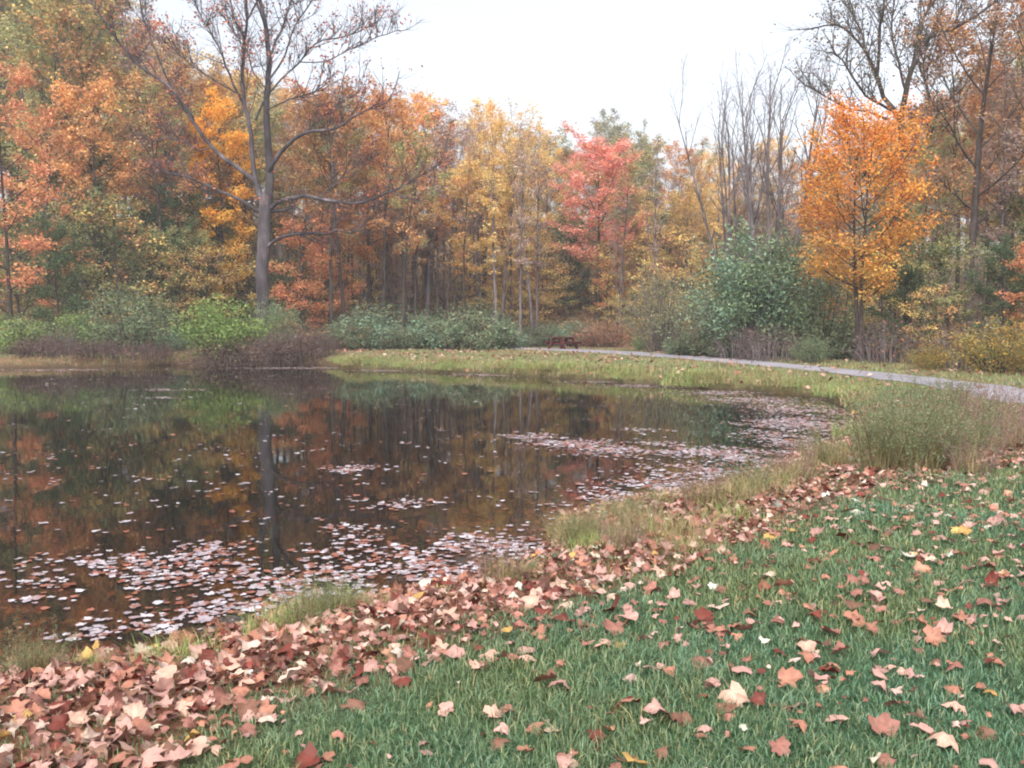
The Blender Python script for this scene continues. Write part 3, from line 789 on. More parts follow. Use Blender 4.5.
# behind and beside the red maple
for (px, d, top, k) in [(548, 84, 150, 'gold2'), (562, 96, 128, 'olive1'), (575, 88, 170, 'mauve1'), (630, 84, 150, 'olive2'), (645, 92, 140, 'greygreen1'), (660, 86, 165, 'mauve0'), (675, 94, 142, 'rust2'), (655, 78, 190, 'olive0'),
                        (538, 80, 215, 'sapling0'), (556, 79, 225, 'sapling1'), (632, 78, 215, 'redgreen1'), (648, 76, 228, 'sapling0'), (570, 82, 230, 'mauve2'), (600, 100, 120, 'mauve1'), (622, 98, 124, 'olive1')]:
    T_(k, px, d, top, None, ADJ[k[:-1]], name='broadleaf_tree', wide=1.2)
for (px, d, top, k) in [(955, 52, 5, 'rust1'), (1000, 49, -25, 'rust0'), (1045, 55, 0, 'olive1'), (920, 58, 95, 'rust2')]:
    T_(k, px, d, top, None, ADJ[k[:-1]] + ' tall', name='broadleaf_tree', wide=0.95)
for (px, d, top, k) in [(60, 53, 215, 'darkgreen1'), (105, 56, 190, 'darkgreen0'), (150, 57, 225, 'darkgreen0'), (178, 62, 180, 'darkgreen1'), (230, 66, 190, 'darkgreen0')]:
    T_(k, px, d, top, None, ADJ[k[:-1]] + ' mid sized', name='broadleaf_tree', wide=0.95)
# the right bank beyond the path
for (px, d, top, k) in [(815, 50, 150, 'rust1'), (835, 58, 140, 'mauve1'), (925, 47, 120, 'olive1'), (945, 60, 60, 'mauve2'), (985, 56, 70, 'rust2'), (1025, 60, 60, 'olive2'), (1075, 48, 30, 'rust0'), (895, 66, 120, 'olive0')]:
    T_(k, px, d, top, None, ADJ[k[:-1]], name='broadleaf_tree', wide=0.95)
# understory
under = [(20, 56, 200, 'darkgreen0'), (88, 60, 215, 'darkgreen1'), (75, 66, 120, 'darkgreen0'), (145, 63, 200, 'darkgreen1'), (195, 60, 228, 'darkgreen0'), (285, 66, 255, 'darkgreen1'), (240, 62, 240, 'sapling1'),
         (178, 57, 250, 'sapling0'), (120, 55, 205, 'sapling0'), (205, 59, 245, 'sapling0'), (365, 70, 262, 'sapling1'), (463, 76, 262, 'sapling1'), (480, 70, 262, 'sapling0'),
         (505, 70, 258, 'sapling0'), (515, 68, 275, 'sapling1'), (535, 69, 280, 'sapling0'), (488, 68, 285, 'sapling1'), (650, 66, 285, 'sapling0'), (618, 68, 290, 'sapling1'), (525, 76, 240, 'redgreen0'), (545, 72, 255, 'sapling0'), (565, 75, 262, 'sapling1'), (580, 80, 250, 'sapling0'), (612, 74, 262, 'redgreen0'), (640, 72, 245, 'sapling0'),
         (655, 66, 250, 'sapling1'), (672, 78, 210, 'darkgreen1'), (700, 62, 250, 'sapling1'), (720, 72, 225, 'sapling0'), (815, 44, 268, 'redgreen1'), (800, 55, 240, 'sapling1'), (880, 44, 235, 'sapling1'),
         (905, 40, 260, 'darkgreen1'), (925, 36, 285, 'sapling0'), (950, 38, 235, 'darkgreen0'), (975, 37, 245, 'mauve1'), (1005, 36, 240, 'darkgreen1'), (1030, 35, 240, 'redgreen1'), (845, 48, 240, 'sapling1'),
         (895, 50, 200, 'darkgreen1'), (1010, 44, 190, 'darkgreen0'), (940, 46, 205, 'mauve0')]
for px, d, top, k in under:
    T_(k, px, d, top, None, ADJ[k[:-1]] + ' understory', name='young_tree', wide=1.1)

r = rng_(79)
for _ in range(95):
    d = r.uniform(66, 98); px = r.uniform(-20, 830)
    k = ['sapling0', 'sapling1', 'sapling1', 'redgreen0', 'darkgreen1', 'sapling0', 'mauve1', 'mauve2'][int(r.integers(0, 8))]
    if 335 < px < 475 and 'mauve' not in k and d < 86: k = 'mauve1'
    g_ = at_depth(px, 325, d); hgt = r.uniform(4.5, 9) if 'mauve' not in k else r.uniform(9, 14)
    zz_ = ground_z(g_[0], g_[1]) + hgt
    T_(k, px, d, 325 - (zz_ - CAMZ) / d * F, None, ADJ[k[:-1]] + ' understory', name='young_tree', wide=r.uniform(1.0, 1.3))
MARKS = [(95, "behind the coral maples on the left"), (185, "behind the grey green shrub"), (325, "behind the big sycamore"), (425, "behind the leaning dark trunks"),
         (545, "left of the red maple"), (650, "behind the picnic table"), (725, "behind the olive shrub"), (825, "behind the blue green shrub"), (925, "behind the orange maple"), (9999, "near the right edge")]
items = []
for o, adj, px, label in TREES:
    if label: tag(o, label, "tree", "autumn trees"); continue
    items.append((o, px, "%s tree %s" % (adj, next(t for lim, t in MARKS if px < lim))))
label_all(items, "tree", "trees of the wood")

# ------------------------------------------------------------------ shrubs
S = {}
def skind(key, **kw): S[key] = shrub_meshes(key, **kw)
BRG = [(122, 146, 78), (140, 162, 92), (94, 120, 66), (150, 164, 100)]
GRG = [(106, 124, 92), (124, 138, 104), (92, 108, 82), (136, 142, 110)]
TEAL = [(118, 150, 126), (146, 174, 150), (92, 118, 98), (138, 156, 116)]
PURP = [(104, 82, 80), (120, 96, 92), (92, 72, 72), (124, 108, 92)]
HONEY = [(104, 120, 90), (122, 138, 108), (84, 100, 78), (130, 130, 98)]
skind("bright", seed=501, W=2.1, H=3.2, stems=22, n_leaf=8000, ls=0.13, pals=BRG, bark=M_BARK_DARK, gaps=0.22, up=1.0)
skind("greyshrub", seed=502, W=2.2, H=3.2, stems=22, n_leaf=7000, ls=0.11, pals=GRG, bark=M_BARK_DARK)
skind("greenshrub", seed=503, W=1.6, H=2.2, stems=18, n_leaf=6000, ls=0.12, pals=BRG + GRG, bark=M_BARK_DARK)
skind("thicket", seed=504, W=1.9, H=2.0, stems=40, n_leaf=5500, ls=0.08, pals=PURP, bark=M_BARK_DARK, gaps=0.25, n_sub=9, base=0.85)
skind("teal", seed=505, W=2.8, H=5.2, stems=44, n_leaf=20000, ls=0.15, up=1.6, pals=TEAL + GRG[:2], bark=M_BARK_DARK, gaps=0.3)
skind("oliveshrub", seed=506, W=2.8, H=5.0, stems=34, n_leaf=10000, ls=0.1, pals=[(120, 124, 92), (138, 136, 102), (106, 106, 84), (146, 134, 104)], bark=M_BARK_MID, gaps=0.2)
for v in range(3): skind("honey%d" % v, seed=510 + v, W=1.7, H=1.7, stems=26, n_leaf=9000, ls=0.11, pals=HONEY + (TEAL if v == 1 else PURP[:1]), bark=M_BARK_DARK, top=0.6, base=0.8)
skind("russet", seed=520, W=1.9, H=1.9, stems=22, n_leaf=4500, ls=0.11, pals=[(146, 100, 86), (160, 116, 92), (132, 94, 82), (130, 118, 92)], gaps=0.3, bark=M_BARK_DARK)
skind("yellow", seed=521, W=2.0, H=2.2, stems=24, n_leaf=6500, ls=0.1, pals=[(150, 134, 72), (168, 140, 64), (116, 116, 72), (126, 112, 74), (172, 128, 60)], bark=M_BARK_DARK, gaps=0.15)
skind("twiggy", seed=522, W=1.3, H=1.8, stems=30, n_leaf=900, ls=0.09, pals=PURP, bark=M_BARK_MID, gaps=0.5, n_sub=10, base=0.7)
def S_(key, px, d, top, label, wide=1.0, name="shrub", rz=None, group="shrubs around the pond"):
    o = place_px(name, S[key], px, d, top, (px * 0.7) % 6.28 if rz is None else rz, part=('stems', 'foliage'), wide=wide)
    tag(o, label, "shrub", group); return o
S_("bright", 222, 47.5, 300, "bright yellow green bush on the shore left of the sycamore trunk", 1.3)
S_("greyshrub", 132, 50, 288, "large grey green shrub on the left shore", 1.1)
S_("greenshrub", 18, 47.5, 318, "green bush at the left edge of the far shore", 1.15)
S_("greenshrub", 78, 49.5, 312, "green bush between the left edge bush and the grey green shrub", 0.95, rz=2)
S_("twiggy", 62, 46.5, 326, "brown twiggy bush at the waterline near the left edge", 1.0)
S_("thicket", 292, 46.6, 326, "purplish brown thicket at the waterline under the sycamore", 1.15)
S_("thicket", 322, 47.5, 330, "smaller purplish thicket at the tip of the far bank", 0.8, rz=1)
S_("greyshrub", 275, 52, 300, "grey green shrub right behind the sycamore trunk", 0.8, rz=3)
S_("honey1", 172, 51, 330, "low dark bush between the grey green shrub and the bright green bush", 0.9)
S_("teal", 757, 43, 234, "big blue green shrub beyond the path right of the picnic table", 1.0)
S_("greyshrub", 818, 41, 272, "grey green shrub leaning on the blue green shrub's right side", 0.75, rz=1)
S_("oliveshrub", 664, 52, 262, "rounded olive grey shrub between the picnic table and blue green shrub", 1.0)
S_("oliveshrub", 706, 50, 285, "smaller olive grey shrub squeezed against the blue green shrub", 0.75, rz=2)
S_("russet", 603, 62, 322, "low russet shrub just right behind the picnic table", 1.25)
S_("yellow", 1000, 29, 322, "yellow leaved shrub beside the path at the right edge", 1.05)
S_("yellow", 930, 31, 345, "low yellow green shrub by the path right of the orange maple", 1.0, rz=2)
S_("yellow", 1046, 27.5, 335, "yellow shrub cut by the right edge of the photo", 1.0, rz=4)
S_("greyshrub", 812, 36.5, 336, "low grey shrub at the path edge left of the orange maple trunk", 1.2, rz=2)
S_("twiggy", 770, 38.5, 325, "dry brown twiggy bush under the blue green shrub", 1.5, rz=2)
S_("twiggy", 742, 40.5, 325, "brown twiggy bush at the left foot of the blue green shrub", 1.3, rz=1)
S_("twiggy", 890, 36, 318, "brown twiggy bush right of the orange maple trunk", 1.3, rz=3)
S_("greenshrub", 640, 56, 336, "small pale green bush left of the round olive shrub", 0.9, rz=1)
S_("twiggy", 970, 31, 318, "bare twiggy bush behind the yellow shrubs by the path", 1.2, rz=5)
hs_ = [(345, 55, 321, 0), (365, 57, 318, 1), (388, 56, 322, 2), (408, 57, 326, 0), (430, 58, 322, 1), (452, 58, 320, 2), (474, 57, 318, 0), (496, 60, 322, 1), (516, 62, 326, 2), (536, 64, 328, 0), (470, 66, 305, 2), (380, 62, 305, 0)]
hn = ["first", "second", "third", "fourth", "fifth", "sixth", "seventh", "eighth", "ninth", "tenth"]
for i, (px, d, top, v) in enumerate(hs_):
    lb = ("%s honeysuckle mound from the left in the low hedge before the picnic table" % hn[i]) if i < 10 else ("taller honeysuckle mound behind the %s end of the low hedge" % ("right" if i == 10 else "left"))
    S_("honey%d" % v, px, d, top + [4, -3, 7, 2, -4, 5, -6, 3, 8, 0, 0, 0][i], lb, 1.25, rz=i * 1.3, name="honeysuckle_shrub", group="honeysuckle mounds left of the picnic table")
for i, (px, d, top, v, lb) in enumerate([(572, 66, 323, 1, "low grey green mound right behind the picnic table"), (545, 67, 324, 2, "low mound just left behind the picnic table"), (705, 45, 330, 2, "low mound at the path edge left of the blue green shrub"), (855, 41, 325, 0, "grey green mound behind the orange maple trunk"), (690, 47, 335, 0, "low mound in front of the smaller olive shrub"), (735, 43, 335, 2, "low mound in front of the brown twiggy bush")]):
    S_("honey%d" % v, px, d, top, lb, 1.45, rz=i * 1.1, name="honeysuckle_shrub", group="low mounds by the path")

for i, (px, d, top, lb) in enumerate([(40, 46.5, 340, "low brown thicket at the waterline in front of the left edge bush"), (98, 46.5, 343, "low brown thicket at the waterline below the grey green shrub's left side"),
                               (150, 47, 346, "low brown thicket at the waterline below the grey green shrub's right side"), (252, 46.3, 340, "low brown thicket between the bright green bush and the purplish thicket")]):
    S_("thicket", px, d - 0.6, top - 4, lb, 1.9, rz=i * 1.4)
# brambles and saplings on the woodland floor, too many to count
r = rng_(88); mb = MB(); pts = []
for _ in range(5200):
    d = r.uniform(54, 100); x = r.uniform(-0.64, 0.62) * d
    pts.append((x, d))
for _ in range(620):
    d = r.uniform(33, 54); x = r.uniform(0.30, 0.66) * d
    pts.append((x, d))
pts = np.array(pts)
pdv = seg_dist(pts, PATH[:-1], PATH[1:]); sdv = pond_sd(pts)
ok = (pdv > 6) & (sdv > 3) & ((pts[:, 0] < -9) | (pts[:, 1] > 61) | ((pts[:, 0] > 10) & (pts[:, 1] > 33)))
pts = pts[ok]; zz = terrain(pts)
UP = pal([(120, 112, 76), (150, 104, 70), (104, 106, 78), (138, 96, 76), (92, 96, 72), (166, 120, 74)])
Cs, cc = [], []
for (x, y), z in zip(pts, zz):
    n = int(r.integers(14, 30)); h = r.uniform(0.5, 1.9)
    Cs.append(np.array([x, y, z + h * 0.5]) + r.normal(0, 1, (n, 3)) * np.array([0.45, 0.45, h * 0.3]))
    cc.append(np.tile(UP[r.integers(0, len(UP))], (n, 1)))
    if r.uniform() < 0.5:
        tube(mb, curve_pts((x, y, z - 0.05), (r.normal(0, 0.3), r.normal(0, 0.3), 1), h * 1.4, 4, r, wig=0.1), np.linspace(0.02, 0.006, 4), 3, col=lin((84, 72, 66)))
C = np.concatenate(Cs); leaves(mb, r, C, 0.2, UP, colmix=np.concatenate(cc), up=0.8)
tag(mb.build("undergrowth", M_SHRUB), "tangle of brambles and seedlings on the woodland floor", "undergrowth", kind="stuff")

# ------------------------------------------------------------------ picnic table
m, nt, out = mat_new("stained_wood")
n1 = noise(nt, 6, 5, 0.6, vec=(0.3, 3, 3))
r1 = ramp(nt, n1.outputs[0], [(0.3, tuple(lin((56, 12, 12)))), (0.7, tuple(lin((92, 22, 20))))])
b = N(nt, "ShaderNodeBsdfPrincipled"); b.inputs['Roughness'].default_value = 0.7
nt.links.new(r1.outputs[0], b.inputs['Base Color']); nt.links.new(b.outputs[0], out.inputs['Surface'])
M_WOOD = m
tp = at_depth(563, 349, 57.5)
tgz = ground_z(tp[0], tp[1])
table = empty("picnic_table", (tp[0], tp[1], tgz), math.radians(52))
tag(table, "dark red wooden picnic table with two benches on the far lawn by the path", "picnic table")
mb = MB()
for k in range(5): box(mb, (0, -0.32 + k * 0.16, 0.77), (2.0, 0.15, 0.06))
mb.build("tabletop", M_WOOD, table)
for s in (-1, 1):
    mb = MB()
    for k in range(2): box(mb, (0, s * (0.62 + k * 0.16), 0.47), (2.0, 0.15, 0.06))
    box(mb, (0, s * 0.79, 0.41), (1.9, 0.05, 0.08))
    mb.build("bench_seat", M_WOOD, table)
def rx(a): c, s = math.cos(a), math.sin(a); return np.array([[1, 0, 0], [0, c, -s], [0, s, c]])
for sx in (-0.7, 0.7):
    for s in (-1, 1):
        mb = MB()
        box(mb, (sx, s * 0.44, 0.37), (0.09, 0.15, 0.84), rx(s * math.atan(0.42 / 0.74)))
        mb.build("leg", M_WOOD, table)
    mb = MB(); box(mb, (sx + 0.072, 0, 0.385), (0.05, 1.6, 0.11)); mb.build("bench_support", M_WOOD, table)
    mb = MB(); box(mb, (sx + 0.072, 0, 0.69), (0.05, 0.78, 0.095)); mb.build("top_support", M_WOOD, table)
    mb = MB(); a = math.atan(0.32 / 0.5) * (1 if sx > 0 else -1)
    c_, s_ = math.cos(a), math.sin(a)
    box(mb, (sx * 0.55, 0, 0.53), (0.06, 0.10, 0.5), np.array([[c_, 0, s_], [0, 1, 0], [-s_, 0, c_]])); mb.build("brace", M_WOOD, table)

# ------------------------------------------------------------------ grass, leaves
def blades(mb, r, P, h, w, pals, wts=None, lean=0.5, tintf=None):
    n = len(P); az = r.uniform(0, 2 * PI, n); la = r.uniform(0.1, 1, n) * lean
    h = h * r.uniform(0.45, 1.35, n)
    d = np.stack([np.cos(az), np.sin(az), np.zeros(n)], 1); s = np.stack([-np.sin(az + r.normal(0, .6, n)), np.cos(az), np.zeros(n)], 1)
    w = np.broadcast_to(w, (n,))[:, None] * 0.5
    up = np.array([0, 0, 1.0])
    m1 = P + up * (h * 0.55)[:, None] + d * (h * la * 0.35)[:, None]
    tp = P + up * (h * (1 - 0.25 * la))[:, None] + d * (h * la)[:, None]
    V = np.stack([P - s * w, P + s * w, m1 + s * w * 0.8, m1 - s * w * 0.8, tp], 1).reshape(-1, 3)
    i = np.arange(n) * 5
    c = pals[r.choice(len(pals), n, p=wts)] * (1 + r.normal(0, 0.15, (n, 1)))
    if tintf is not None: c = c * tintf
    c = np.repeat(np.clip(c, 0.004, 0.9), 5, axis=0)
    n0 = mb.n
    mb.add(V, np.stack([i, i + 1, i + 2, i + 3], 1), c)
    mb.f.append(np.stack([i + 3, i + 2, i + 4], 1) + n0); mb.m.append(np.zeros(n, np.int32))

r = rng_(901)
n = 480000
d = (r.uniform(0, 1, n) * (24 ** .7 - 2.5 ** .7) + 2.5 ** .7) ** (1 / .7)
x = r.uniform(-0.68, 0.68, n) * d
P = np.stack([x, d], 1); sd = pond_sd(P); z = terrain(P, sd)
P3 = np.column_stack([P, z]); da = drift_amount(P3)
keep = (sd > 0.25) & (r.uniform(0, 1, n) > np.clip(da * 1.5 - 0.4, 0, np.where((sd < 1.3) & (x < 0), 0.92, 0.66))) & (seg_dist(P, PATH[:-1], PATH[1:]) > 1.4)
P3 = P3[keep]; dk = d[keep]
GRASS = pal([(92, 116, 80), (104, 132, 98), (118, 148, 122), (74, 96, 64), (138, 154, 122), (160, 156, 118)], 0.92, 0.9) * np.array([1.0, 1.0, 0.9])
mb = MB(); patch = 0.6 + 0.8 * np.clip(wob(P3[:, 0] * 2.3, P3[:, 1] * 2.1) * 0.6 + 0.4 * wob(P3[:, 0] * 7.1 + 2, P3[:, 1] * 6.3) + 0.5, 0, 1.2)
blades(mb, r, P3, (0.037 + 0.003 * dk) * patch, 0.0024 + 0.0007 * dk, GRASS, [.2, .25, .18, .2, .1, .07], lean=1.15, tintf=(1 + np.clip(wob(P3[:, 0] * 1.1 + 5, P3[:, 1] * 1.3) + 0.3 * wob(P3[:, 0] * 5, P3[:, 1] * 4.4), -0.6, 0.9)[:, None] * np.array([[0.28, 0.05, -0.12]])))
tag(mb.build("lawn_grass", M_GRASS), "blue green mown lawn grass on the near bank", "grass", kind="stuff")

# rough grass of the far bank and meadow
n = 200000
x = r.uniform(-34, 26, n); y = r.uniform(13, 64, n)
P = np.stack([x, y], 1); sd = pond_sd(P); pdv = seg_dist(P, PATH[:-1], PATH[1:])
keep = (sd > 0.02) & (pdv > 1.1 + 0.9 * sstep(30, 55, y)) & (sd < 22) & ((y > 24) | (x > 7.5)) & ((pdv < 10) | (sd < 6)) & ((x > -12) | (sd < 5)) & (r.uniform(0, 1, n) < np.clip(1.1 - sd / 26, 0.35, 1))
P = P[keep]; sd = sd[keep]
mb = MB(); edge = np.clip(1.6 - sd, 0, 1)
cl = (np.sin(P[:, 0] * 1.9 + 1) * np.sin(P[:, 1] * 1.3) + np.sin(P[:, 0] * 0.7 + P[:, 1] * 0.9)) * 0.5
blades(mb, r, np.column_stack([P, terrain(P, sd)]), 0.10 + 0.16 * edge * np.clip(cl + 0.6, 0.2, 1.4), 0.026, pal([(118, 134, 76), (136, 148, 86), (146, 140, 94), (158, 132, 98), (100, 120, 70), (160, 112, 88)], 0.78, 1.0), [.24, .2, .18, .14, .14, .10], lean=0.8, tintf=(1 + 0.5 * np.clip(wob(P[:, 0] * 0.9, P[:, 1] * 1.2) + 0.5 * wob(P[:, 0] * 3, P[:, 1] * 3.3), -0.7, 1)[:, None] * np.array([[0.35, -0.15, -0.2]])))
tag(mb.build("meadow_grass", M_GRASS), "rough yellow green grass on the far bank along the path", "grass", kind="stuff")

# leaf shapes -------------------------------------------------------
LOBE = [(-90, .26), (-58, .60), (-24, .80), (0, .68), (16, .76), (36, .95), (54, .76), (70, .80), (90, 1.0)]
def leaf_outline(r, k):
    a = [(t, q) for t, q in LOBE] + [(180 - t, q) for t, q in LOBE[1:-1]][::-1]
    out = []
    for t, q in a:
        q = q * r.uniform(0.72, 1.16); t = math.radians(t + r.uniform(-8, 8))
        out.append((q * math.cos(t) * 0.92, q * math.sin(t)))
    return np.array(out)
def leaf_variant(seed):
    """lobed sycamore or maple leaf, curled, with a stalk: vertices and faces at unit radius"""
    r = rng_(seed); o = leaf_outline(r, 0); n = len(o)
    ring = lambda f: np.column_stack([o * f, np.zeros(n)])
    V = np.concatenate([[[0, 0, 0]], ring(0.5), ring(1.0)])
    x, y = V[:, 0].copy(), V[:, 1].copy()
    fold = r.uniform(-0.6, 0.8); curl = r.uniform(-0.8, 0.6); tw = r.uniform(-0.8, 0.8)
    V[:, 2] = fold * np.abs(x) + curl * y * y + tw * x * y + r.uniform(-0.45, 0.4) * (x * x + y * y) + r.normal(0, 0.075, len(V)) * (np.hypot(x, y) > 0.3)
    i = np.arange(n); j = (i + 1) % n
    tris = np.stack([np.zeros(n, int), 1 + i, 1 + j], 1)
    quads = np.stack([1 + i, 1 + n + i, 1 + n + j, 1 + j], 1)
    st = np.array([[-.014, -.1, 0], [.014, -.1, 0], [.01, -.45, .05], [-.01, -.45, .05], [.007, -.85, .16], [-.007, -.85, .16]])
    b0 = len(V); V = np.concatenate([V, st])
    quads = np.concatenate([quads, [[b0, b0 + 1, b0 + 2, b0 + 3], [b0 + 3, b0 + 2, b0 + 4, b0 + 5]]])
    rr_ = np.hypot(x, y); fac = 1.06 - 0.2 * rr_ ** 2 + r.normal(0, 0.12, len(rr_)); fac[1 + n + 8] *= 0.7; fac = np.concatenate([fac, np.full(6, 0.75)])
    fac[0] = 1.25; fac[1 + 8] = 1.2; fac[1 + 5] = 1.12; fac[1 + 11] = 1.12     # paler veins, browner rim
    return V, tris, quads, fac
VAR = [leaf_variant(1000 + k) for k in range(14)]
def simple_leaf(seed):
    r = rng_(seed); o = leaf_outline(r, 0)
    V = np.column_stack([o, r.uniform(0.0, 0.16, len(o)) * np.hypot(o[:, 0], o[:, 1])])
    V = np.concatenate([[[0, 0, 0]], V]); n = len(o); i = np.arange(n)
    return V, np.stack([np.zeros(n, int), 1 + i, 1 + (i + 1) % n], 1), None, np.concatenate([[1.1], 1 - 0.1 * r.uniform(0, 2, n)])
SIMPLE = [simple_leaf(1100 + k) for k in range(6)]
def rotmats(yaw, tx, ty):
    cz, sz, cx, sx, cy, sy = np.cos(yaw), np.sin(yaw), np.cos(tx), np.sin(tx), np.cos(ty), np.sin(ty)
    Z = np.zeros_like(cz); O = np.ones_like(cz)
    Rz = np.stack([np.stack([cz, -sz, Z], -1), np.stack([sz, cz, Z], -1), np.stack([Z, Z, O], -1)], -2)
    Rx = np.stack([np.stack([O, Z, Z], -1), np.stack([Z, cx, -sx], -1), np.stack([Z, sx, cx], -1)], -2)
    Ry = np.stack([np.stack([cy, Z, sy], -1), np.stack([Z, O, Z], -1), np.stack([-sy, Z, cy], -1)], -2)
    return Ry @ Rx @ Rz
def scatter_leaves(mb, variants, vi, P, R, s, colr):
    for k, (V, tris, quads, fac) in enumerate(variants):
        q = np.where(vi == k)[0]
        if len(q) == 0: continue
        W_ = np.einsum('nij,vj->nvi', R[q], V) * s[q][:, None, None] + P[q][:, None, :]
        nv = len(V); off = (np.arange(len(q)) * nv)[:, None, None]
        n0 = mb.n
        mb.add(W_.reshape(-1, 3), (tris[None] + off).reshape(-1, 3), (colr[q][:, None, :] * fac[None, :, None]).reshape(-1, 3))
        if quads is not None:
            mb.f.append((quads[None] + off).reshape(-1, 4) + n0); mb.m.append(np.zeros(len(q) * len(quads), np.int32))

def fallen_leaf_material(name, rough, spec, trans):
    m, nt, out = mat_new(name)
    at = N(nt, "ShaderNodeAttribute", attribute_name="tint")
    n1 = noise(nt, 55, 4, 0.6); r1 = ramp(nt, n1.outputs[0], [(0.3, (0.7, 0.66, 0.64)), (0.7, (1.2, 1.2, 1.2))])
    b = N(nt, "ShaderNodeBsdfPrincipled"); b.inputs['Roughness'].default_value = rough; b.inputs['Specular IOR Level'].default_value = spec
    c = mulcol(nt, at.outputs['Color'], r1.outputs[0])
    nt.links.new(c, b.inputs['Base Color'])
    t = N(nt, "ShaderNodeBsdfTranslucent"); nt.links.new(c, t.inputs['Color'])
    mx = N(nt, "ShaderNodeMixShader"); mx.inputs[0].default_value = trans
    nt.links.new(b.outputs[0], mx.inputs[1]); nt.links.new(t.outputs[0], mx.inputs[2]); nt.links.new(mx.outputs[0], out.inputs['Surface'])
    return m
M_DRY = fallen_leaf_material("dry_leaves", 0.6, 0.3, 0.15)
M_WET = fallen_leaf_material("wet_leaves", 0.35, 0.5, 0.05)

LEAFCOL = [("pinkish tan", (184, 144, 134)), ("reddish brown", (146, 100, 88)), ("tan", (198, 160, 142)), ("dark red brown", (110, 54, 44)), ("rusty", (166, 116, 96)),
           ("pale beige", (206, 180, 166)), ("yellow", (176, 142, 84)), ("brown", (120, 86, 70))]
LC = pal([c for _, c in LEAFCOL], 1.0, 0.88); LW = np.array([.25, .2, .13, .10, .17, .04, .015, .095])
r = rng_(951)
n = 90000
d = np.sqrt(r.uniform(2.4 ** 2, 21 ** 2, n)); x = r.uniform(-0.66, 0.66, n) * d
P = np.stack([x, d], 1); sd = pond_sd(P); z = terrain(P, sd); P3 = np.column_stack([P, z]); da = drift_amount(P3)
px, py, dep = project(P3)
clus = np.clip(0.55 + 0.75 * wob(x * 1.7 + 4, d * 1.9), 0.1, 1.4)
dens = np.where(sd > -0.1, (300 * np.clip(da * 1.35 - 0.35, 0, 1) ** 1.3 * np.clip(clus + 0.35, 0.12, 1.3) * (0.35 + 0.65 * sstep(20, 9, d)) + 85 * np.maximum(clus, 0.45) + 60 * np.clip(da * 2, 0, 1)), 0)       # leaves per square metre
area = 0.5 * 1.32 * (21 ** 2 - 2.4 ** 2)
keep = (r.uniform(0, 1, n) < dens * area / n) & (seg_dist(P, PATH[:-1], PATH[1:]) > 1.5)
P3 = P3[keep]; da = da[keep]; n = len(P3)
vi = r.integers(0, len(VAR), n); yaw = r.uniform(0, 2 * PI, n)
tl = 0.25 + 0.2 * da
R = rotmats(yaw, r.normal(0, 1, n) * tl, r.normal(0, 1, n) * tl)
s = np.clip(r.normal(0.044, 0.021, n), 0.018, 0.098)
ci = r.choice(len(LC), n, p=LW); cols = np.clip(LC[ci] * (1 + r.normal(0, 0.24, (n, 1))), 0.01, 0.48)
sdl = pond_sd(P3[:, :2])
lift = np.where(da > 0.5, r.uniform(0.0, 0.06, n) * np.clip(sdl / 0.9, 0.12, 1), 0.018 + r.uniform(0, 0.026, n)) + s * 0.15
P3[:, 2] += lift
px, py, dep = project(P3)
inframe = (px > 5) & (px < 1019) & (py < 764)
score = np.where(inframe, s / dep * (1 + 1.2 * (lift > np.quantile(lift, 0.4))), 0)
order = np.argsort(-score); solo = order[:300]; rest = order[300:]
mb = MB(); scatter_leaves(mb, VAR, vi[rest], P3[rest], R[rest], s[rest], cols[rest])
tag(mb.build("leaf_litter", M_DRY, smooth=True), "drift of fallen sycamore leaves along the near bank", "leaf litter", kind="stuff")
cache = {}; items = []
from mathutils import Matrix
for q in solo:
    key = (int(vi[q]), int(ci[q]))
    if key not in cache:
        V, tris, quads, fac = VAR[key[0]]
        mm = MB(); mm.add(V, tris, LC[key[1]][None, :] * fac[:, None]); mm.f.append(quads); mm.m.append(np.zeros(len(quads), np.int32))
        cache[key] = mm.mesh("fallen_leaf", M_DRY, True)
    o = link("fallen_leaf", cache[key])
    M4 = Matrix(R[q].tolist()).to_4x4() @ Matrix.Scale(float(s[q]), 4)
    M4.translation = P3[q].tolist(); o.matrix_world = M4
    name = LEAFCOL[ci[q]][0]
    size = "large" if s[q] > 0.088 else ("small" if s[q] < 0.058 else "middling")
    posture = "tilted up" if abs(R[q][2, 2]) < 0.86 else "lying flat"
    place_ = "in drift by water" if da[q] > 0.5 else "on near lawn"
    third = "left" if px[q] < 341 else ("middle" if px[q] < 683 else "right")
    items.append((o, px[q], "%s %s leaf %s %s, %s third" % (size, name, posture, place_, third)))
label_all(items, "leaf", "fallen leaves on the near bank")

# small leaves strewn over the far bank, meadow and left shore
n = 16000
x = r.uniform(-30, 26, n); y = r.uniform(20, 66, n); P = np.stack([x, y], 1); sd = pond_sd(P); pdv = seg_dist(P, PATH[:-1], PATH[1:])
keep = (sd > 0.03) & (sd < 16) & (r.uniform(0, 1, n) < np.where(pdv < 1.4, 0.14, 0.4 + 0.45 * np.sin(x * 0.8) * np.sin(y * 0.55 + 1)) + 0.15 * (x < -8))
P = P[keep]; n = len(P); z = terrain(P) + 0.07
mb = MB(); vi = r.integers(0, 6, n)
scatter_leaves(mb, SIMPLE, vi, np.column_stack([P, z]), rotmats(r.uniform(0, 6.28, n), r.normal(0, .4, n), r.normal(0, .4, n)), r.uniform(0.07, 0.13, n), LC[r.choice(len(LC), n, p=LW)])
tag(mb.build("bank_leaf_litter", M_DRY), "small russet fallen leaves strewn over the far bank", "leaf litter", kind="stuff")

